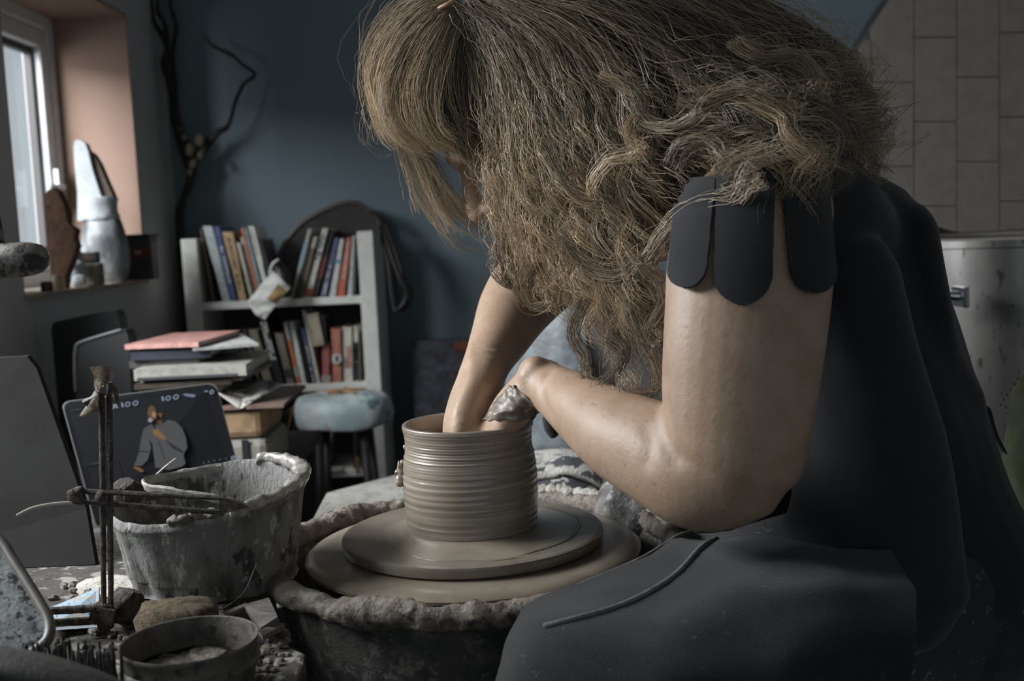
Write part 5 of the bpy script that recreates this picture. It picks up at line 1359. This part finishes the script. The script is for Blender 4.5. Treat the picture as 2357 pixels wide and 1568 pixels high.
# ---- hair
def hair_mesh(name, P, R, colr, parent, m):
    """P: (n strands, k points, 3); R: (n,k) radii; colr: (n,k,3)"""
    n, k, _ = P.shape
    T = np.gradient(P, axis=1); T /= np.linalg.norm(T, axis=2, keepdims=True) + 1e-9
    ref = np.array([0.23, 0.9, 0.36]); ref /= np.linalg.norm(ref)
    Nn = np.cross(T, ref); Nn /= np.linalg.norm(Nn, axis=2, keepdims=True) + 1e-9
    Bn = np.cross(T, Nn)
    vs = []
    for j in range(3):
        a = 2 * math.pi * j / 3
        vs.append(P + (math.cos(a) * Nn + math.sin(a) * Bn) * R[..., None])
    Vv = np.stack(vs, 2)                       # n,k,3,3
    idx = np.arange(n * k * 3).reshape(n, k, 3)
    q = []
    for j in range(3):
        jj = (j + 1) % 3
        q.append(np.stack([idx[:, :-1, j], idx[:, :-1, jj], idx[:, 1:, jj], idx[:, 1:, j]], -1).reshape(-1, 4))
    F = np.concatenate(q)
    L = WLOC[parent.name]
    me = bpy.data.meshes.new(name)
    vv = Vv.reshape(-1, 3) - V(L)
    me.vertices.add(len(vv)); me.vertices.foreach_set('co', vv.astype(np.float32).ravel())
    me.loops.add(F.size); me.loops.foreach_set('vertex_index', F.astype(np.int32).ravel())
    me.polygons.add(len(F)); me.polygons.foreach_set('loop_start', np.arange(0, F.size, 4, dtype=np.int32))
    me.polygons.foreach_set('use_smooth', np.ones(len(F), dtype=bool))
    me.update(calc_edges=True)
    at = me.color_attributes.new('strand', 'FLOAT_COLOR', 'POINT')
    c4 = np.ones((n, k, 3, 4), np.float32); c4[..., :3] = colr[:, :, None, :]
    at.data.foreach_set('color', c4.ravel())
    me.materials.append(m)
    o = link(name, me, parent, L)
    return o
m_hair = mat('hair_strands', (.2, .15, .1), .33, attr='strand', spec=.6, sheen=.0)
m_hbase = mat('hair_under', (.075, .055, .036), .75, var=(.04, .03, .02), vscale=30, stretch=(1, 1, 1), bump=.9, bscale=90)

def sheet_locks(guides, n_locks, strands, k=36, spread=.006, curl=.008, freq=3.0, depth=.02, r=.00042, t_end=(.8, 1.05), tint=1.0, frizz=.0015, start_tight=.35):
    Gd = np.array([catmull([V(U(*p)) for p in g], 6)[:, :3] if True else 0 for g in guides])      # guides must have equal point counts
    ng, m, _ = Gd.shape
    out = []; cols = []; rads = []
    for l in range(n_locks):
        u = RNG.uniform(0, ng - 1.001); i = int(u); f = u - i
        base = Gd[i] * (1 - f) + Gd[i + 1] * f
        te = RNG.uniform(*t_end); t = np.linspace(0, min(te, 1.0), k)
        xs = t * (m - 1); i0 = np.clip(np.floor(xs).astype(int), 0, m - 2); fr = (xs - i0)[:, None]
        c = base[i0] * (1 - fr) + base[i0 + 1] * fr
        T = np.gradient(c, axis=0); T /= np.linalg.norm(T, axis=1, keepdims=True) + 1e-9
        A = np.cross(T, [0, 1, 0.0]); A /= np.linalg.norm(A, axis=1, keepdims=True) + 1e-9
        Bv = np.cross(T, A)
        d0 = RNG.uniform(-1, 1) * depth
        ph = RNG.uniform(0, 6.28); fq = freq * RNG.uniform(.6, 1.4); am = curl * RNG.uniform(.3, 1.5) * (RNG.choice([-1, 1]))
        gr = np.clip((t - .12) / .5, 0, 1) ** 1.2
        wav = np.sin(2 * np.pi * fq * t + ph) * gr * am; wav2 = np.cos(2 * np.pi * fq * t + ph) * gr * am * .8
        c = c + A * wav[:, None] + Bv * (wav2 + d0 * (0.35 + .65 * gr))[:, None]
        c = c + A * (RNG.normal(0, .006) * gr)[:, None]
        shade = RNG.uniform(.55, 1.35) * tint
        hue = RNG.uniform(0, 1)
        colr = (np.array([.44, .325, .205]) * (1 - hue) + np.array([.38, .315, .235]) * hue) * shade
        for s in range(strands):
            o1, o2 = RNG.normal(0, 1, 2) * spread
            cl = 1 - .55 * t * RNG.uniform(.4, 1)
            fz = frizz * np.cumsum(RNG.normal(0, 1, (k, 3)), axis=0) * .35
            fs_ = RNG.uniform(.80, 1.0) ** .7; xi = np.linspace(0, (k - 1) * fs_, k); ii = np.clip(np.floor(xi).astype(int), 0, k - 2); ff = (xi - ii)[:, None]
            cc_ = c[ii] * (1 - ff) + c[ii + 1] * ff
            p = cc_ + A * (o1 * cl)[:, None] + Bv * (o2 * cl)[:, None] + fz
            out.append(p); rads.append(r * RNG.uniform(.6, 1.3) * (1 - .55 * t ** 3))
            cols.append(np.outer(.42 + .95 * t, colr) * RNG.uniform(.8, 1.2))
    return np.array(out), np.array(rads), np.array(cols)
# strokes of the hairdo, root to tip
FRONT = [[(1045, 2, 1.16), (975, 12, 1.17), (905, 75, 1.19), (872, 165, 1.21), (893, 250, 1.22), (915, 300, 1.23), (950, 322, 1.235)],
         [(1050, 10, 1.155), (1000, 35, 1.16), (940, 100, 1.175), (905, 190, 1.19), (920, 265, 1.20), (955, 305, 1.21), (995, 325, 1.22)],
         [(1056, 18, 1.155), (1020, 60, 1.155), (980, 130, 1.165), (955, 210, 1.175), (965, 280, 1.185), (995, 315, 1.195), (1035, 332, 1.205)],
         [(1064, 26, 1.16), (1045, 80, 1.16), (1025, 150, 1.165), (1010, 220, 1.17), (1015, 285, 1.18), (1045, 325, 1.19), (1075, 350, 1.2)]]
FRONTFAR = [[(1045, 0, 1.2), (960, 5, 1.24), (890, 70, 1.27), (866, 160, 1.29), (885, 250, 1.30), (905, 300, 1.31), (925, 330, 1.31)],
            [(1045, 0, 1.2), (965, 10, 1.22), (897, 75, 1.24), (868, 165, 1.26), (890, 255, 1.27), (915, 310, 1.28), (950, 335, 1.28)]]
WISP = [[(880, 230, 1.27), (905, 290, 1.27), (925, 350, 1.28), (958, 430, 1.29), (992, 500, 1.30), (1030, 560, 1.31), (1085, 605, 1.32)],
        [(900, 240, 1.25), (935, 305, 1.26), (965, 370, 1.27), (998, 440, 1.28), (1035, 505, 1.29), (1075, 555, 1.30), (1135, 580, 1.31)],
        [(920, 260, 1.24), (960, 320, 1.25), (1000, 380, 1.26), (1035, 440, 1.27), (1068, 490, 1.28), (1105, 525, 1.29), (1150, 550, 1.3)]]
SIDE = [[(1072, 10, 1.165), (1082, 110, 1.175), (1100, 210, 1.18), (1128, 300, 1.185), (1150, 400, 1.19), (1160, 510, 1.20), (1180, 600, 1.22)],
        [(1080, 2, 1.155), (1130, 110, 1.15), (1165, 230, 1.15), (1180, 350, 1.155), (1190, 470, 1.165), (1205, 590, 1.18), (1225, 690, 1.20)],
        [(1086, -5, 1.15), (1180, 100, 1.13), (1235, 230, 1.125), (1255, 370, 1.125), (1265, 500, 1.135), (1285, 610, 1.15), (1320, 700, 1.17)],
        [(1092, -10, 1.15), (1230, 80, 1.115), (1315, 220, 1.105), (1345, 370, 1.10), (1355, 520, 1.105), (1375, 680, 1.115), (1400, 830, 1.13)],
        [(1100, -18, 1.15), (1280, 60, 1.105), (1390, 200, 1.09), (1425, 360, 1.08), (1430, 520, 1.08), (1440, 700, 1.09), (1455, 900, 1.10)],
        [(1110, -28, 1.15), (1330, 45, 1.10), (1465, 180, 1.08), (1505, 330, 1.065), (1500, 480, 1.06), (1490, 620, 1.06), (1500, 760, 1.07)]]
BACK = [[(1110, -28, 1.15), (1340, 40, 1.10), (1480, 160, 1.075), (1540, 290, 1.06), (1560, 410, 1.05), (1550, 520, 1.04), (1530, 620, 1.04)],
        [(1118, -40, 1.15), (1380, 25, 1.10), (1560, 140, 1.08), (1640, 240, 1.06), (1680, 330, 1.04), (1665, 420, 1.02), (1600, 510, 1.01)],
        [(1125, -55, 1.16), (1430, 10, 1.12), (1640, 120, 1.10), (1730, 210, 1.08), (1790, 290, 1.05), (1830, 345, 1.03), (1860, 400, 1.02)],
        [(1135, -75, 1.18), (1500, -5, 1.15), (1740, 100, 1.14), (1840, 180, 1.12), (1900, 250, 1.11), (1930, 300, 1.11), (1945, 340, 1.12)],
        [(1150, -100, 1.22), (1580, -20, 1.21), (1830, 80, 1.21), (1925, 165, 1.20), (1965, 245, 1.20), (2000, 320, 1.21), (2032, 400, 1.22)],
        [(1170, -120, 1.28), (1620, -40, 1.29), (1850, 70, 1.30), (1940, 160, 1.30), (1980, 250, 1.31), (2010, 330, 1.32), (2040, 420, 1.33)]]
BACK2 = [[(1125, -55, 1.13), (1430, 60, 1.09), (1600, 200, 1.045), (1690, 300, 1.0), (1730, 390, .965), (1705, 460, .945), (1640, 560, .95)],
         [(1135, -60, 1.14), (1480, 50, 1.10), (1690, 180, 1.06), (1790, 280, 1.01), (1855, 350, .985), (1885, 410, .97), (1850, 480, .965)],
         [(1150, -75, 1.16), (1560, 30, 1.13), (1780, 150, 1.10), (1880, 240, 1.06), (1940, 310, 1.04), (1975, 365, 1.04), (1985, 420, 1.05)]]
TEMPLE = [[(1062, 24, 1.165), (1040, 90, 1.172), (1028, 170, 1.178), (1032, 240, 1.185), (1052, 300, 1.19), (1080, 340, 1.2), (1110, 385, 1.21)],
          [(1070, 14, 1.167), (1072, 110, 1.178), (1082, 200, 1.183), (1100, 270, 1.188), (1116, 330, 1.195), (1126, 390, 1.205), (1130, 450, 1.21)]]
# solid under-layer so that no scalp shows
def under(guides, off, thick):
    Gd = np.array([catmull([V(U(p[0], p[1], p[2] + off)) for p in g], 4) for g in guides])
    G2 = np.array([catmull(list(Gd[:, j]), 4) for j in range(Gd.shape[1])]).transpose(1, 0, 2)
    b = B(); b.sheet(G2, thick, (0, 1, 0)); return b
hu_b = B()
for g, off, th, cut in ((FRONT, .012, .03, 7), (SIDE, .014, .045, 6), (BACK, .016, .05, 6), (BACK2, .02, .05, 6), (TEMPLE, .006, .02, 6)):
    bb = under([[p for p in gg[:cut]] for gg in g], off, th); hu_b.add(bb.v, bb.f)
hu_b.ellipsoid(HP(-.030, .040), [hf * .092, hu * .103, hs * .086], 32, 20)
hu_b.tube([U(1290, 180, 1.27), U(1450, 260, 1.26), U(1620, 330, 1.24), U(1760, 380, 1.22)], [(.09, .10), (.085, .11), (.075, .13), (.05, .13)], n=24, sub=5)
me_hb = remesh(hu_b, .006, 4, .5)
mesh_part('hair_underlayer', me_hb, m_hbase, person)
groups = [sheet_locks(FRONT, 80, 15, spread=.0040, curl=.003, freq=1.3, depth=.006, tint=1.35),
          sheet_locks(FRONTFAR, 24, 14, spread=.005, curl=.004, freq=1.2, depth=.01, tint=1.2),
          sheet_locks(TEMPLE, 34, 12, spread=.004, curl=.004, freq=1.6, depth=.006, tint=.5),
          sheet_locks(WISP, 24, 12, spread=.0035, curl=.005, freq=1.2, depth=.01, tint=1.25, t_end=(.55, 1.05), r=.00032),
          sheet_locks(SIDE, 90, 13, spread=.0045, curl=.006, freq=3.0, depth=.012, t_end=(.72, 1.1), tint=.5),  # darker under-locks put the shade of gaps between curls into colour
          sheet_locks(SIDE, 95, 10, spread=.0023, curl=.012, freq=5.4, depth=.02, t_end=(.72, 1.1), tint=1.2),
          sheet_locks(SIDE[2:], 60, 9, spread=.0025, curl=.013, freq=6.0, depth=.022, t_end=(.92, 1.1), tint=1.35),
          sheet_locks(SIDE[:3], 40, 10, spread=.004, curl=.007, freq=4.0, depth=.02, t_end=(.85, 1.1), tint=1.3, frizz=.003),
          sheet_locks(BACK, 80, 13, spread=.005, curl=.008, freq=3.4, depth=.012, t_end=(.7, 1.1), tint=.32),  # back sets: lowered tints paint in the weaker light on the back hair
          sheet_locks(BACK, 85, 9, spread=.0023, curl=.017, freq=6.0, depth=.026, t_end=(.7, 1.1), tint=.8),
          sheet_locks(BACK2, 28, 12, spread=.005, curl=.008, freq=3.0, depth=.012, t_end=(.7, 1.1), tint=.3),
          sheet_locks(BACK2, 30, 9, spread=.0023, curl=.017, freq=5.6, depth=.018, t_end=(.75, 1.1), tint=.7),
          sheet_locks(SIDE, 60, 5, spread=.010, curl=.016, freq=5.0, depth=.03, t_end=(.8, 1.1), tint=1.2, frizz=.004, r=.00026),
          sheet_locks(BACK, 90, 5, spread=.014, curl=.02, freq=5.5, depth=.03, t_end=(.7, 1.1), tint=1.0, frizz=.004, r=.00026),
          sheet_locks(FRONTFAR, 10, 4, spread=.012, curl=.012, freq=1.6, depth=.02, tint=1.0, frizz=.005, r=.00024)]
for g in ([(890, 150, 1.27), (858, 210, 1.27), (834, 290, 1.27), (842, 335, 1.27), (880, 352, 1.27), (915, 340, 1.27)], [(880, 190, 1.28), (868, 260, 1.28), (858, 310, 1.28), (872, 330, 1.28)],
          [(900, 90, 1.26), (870, 110, 1.26), (856, 160, 1.26), (872, 230, 1.26), (890, 290, 1.26)], [(960, 8, 1.24), (905, 30, 1.25), (870, 70, 1.26), (858, 120, 1.26)]):
    groups.append(sheet_locks([g, [(x + 5, y + 4, Yh + .004) for x, y, Yh in g]], 2, 2, spread=.002, curl=.002, freq=1, depth=.002, t_end=(.95, 1.0), tint=.9, r=.00022))
HERO = [[(1600, 210, 1.0), (1680, 215, .99), (1740, 235, .98), (1800, 262, .97), (1812, 300, .96), (1850, 330, .955), (1888, 342, .955), (1885, 375, .955), (1852, 400, .955), (1842, 432, .96)],
        [(1440, 210, 1.05), (1475, 272, 1.04), (1540, 290, 1.02), (1590, 275, 1.01), (1640, 240, 1.0), (1700, 225, .99), (1760, 250, .98)],
        [(1535, 372, 1.02), (1560, 330, 1.01), (1610, 315, 1.0), (1652, 332, .99), (1668, 366, .98), (1650, 388, .975), (1690, 362, .97), (1740, 342, .965), (1790, 332, .96)],
        [(1490, 590, 1.03), (1530, 530, 1.01), (1580, 480, .99), (1640, 462, .97), (1690, 450, .955), (1702, 412, .95), (1740, 390, .95), (1765, 396, .95)],
        [(1560, 232, 1.01), (1610, 242, 1.0), (1680, 212, .99), (1730, 202, .985), (1790, 226, .98), (1845, 232, .98)],
        [(1240, 330, 1.09), (1280, 400, 1.08), (1320, 452, 1.07), (1390, 462, 1.06), (1365, 430, 1.06), (1400, 372, 1.05), (1482, 362, 1.04)],
        [(1470, 610, 1.04), (1510, 640, 1.035), (1527, 700, 1.03), (1502, 742, 1.03), (1532, 756, 1.03)],
        [(1450, 680, 1.06), (1472, 760, 1.05), (1502, 820, 1.04), (1515, 870, 1.035), (1490, 906, 1.035), (1452, 896, 1.04), (1446, 860, 1.04)],
        [(1345, 690, 1.09), (1315, 770, 1.09), (1342, 820, 1.09), (1346, 872, 1.09)],
        [(1175, 540, 1.19), (1180, 620, 1.19), (1202, 668, 1.19), (1166, 640, 1.19), (1160, 596, 1.19)],
        [(1860, 150, 1.10), (1930, 230, 1.09), (1962, 280, 1.09), (1990, 330, 1.10), (2022, 362, 1.11), (2036, 402, 1.12)],
        [(1690, 90, 1.05), (1760, 130, 1.04), (1830, 122, 1.05), (1872, 160, 1.06), (1900, 220, 1.07)],
        [(1380, 170, 1.06), (1432, 192, 1.05), (1472, 242, 1.045), (1442, 300, 1.045), (1482, 352, 1.04)],
        [(1300, 560, 1.10), (1350, 620, 1.09), (1420, 640, 1.07), (1470, 600, 1.06), (1500, 625, 1.05)],
        [(1240, 600, 1.15), (1215, 650, 1.15), (1240, 700, 1.15), (1290, 690, 1.14), (1270, 650, 1.14)],
        [(1400, 760, 1.08), (1440, 800, 1.07), (1420, 850, 1.07), (1385, 880, 1.07), (1360, 930, 1.06)]]
for h in HERO:
    for rep in range(2):
        jx, jy = (0, 0) if rep == 0 else (RNG.uniform(-26, 26), RNG.uniform(-22, 22))
        g = [(x + jx, y + jy, Yh - .012) for x, y, Yh in h]
        while len(g) < 10: g = g[:-1] + [tuple((V(g[-2]) + V(g[-1])) / 2), g[-1]]
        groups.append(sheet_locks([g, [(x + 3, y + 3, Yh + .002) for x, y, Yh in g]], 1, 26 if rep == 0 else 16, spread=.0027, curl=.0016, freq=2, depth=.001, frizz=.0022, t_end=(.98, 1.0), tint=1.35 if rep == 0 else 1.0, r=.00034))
P = np.concatenate([g[0] for g in groups]); R_ = np.concatenate([g[1] for g in groups]); C_ = np.concatenate([g[2] for g in groups])
print('strands', len(P), 'tris', P.shape[0] * (P.shape[1] - 1) * 6)
ho = hair_mesh('hair', P, R_, C_, person, m_hair)
ho['kind'] = 'stuff'
b = B(); b.tube([U(1012, 18, 1.145), U(1030, 10, 1.14), U(1046, 2, 1.14)], [.0022, .0025, .0022], n=8, sub=3); b.build('hair_clip', mat('tan_clip', srgb((150, 120, 92)), .4), person, smooth=True)
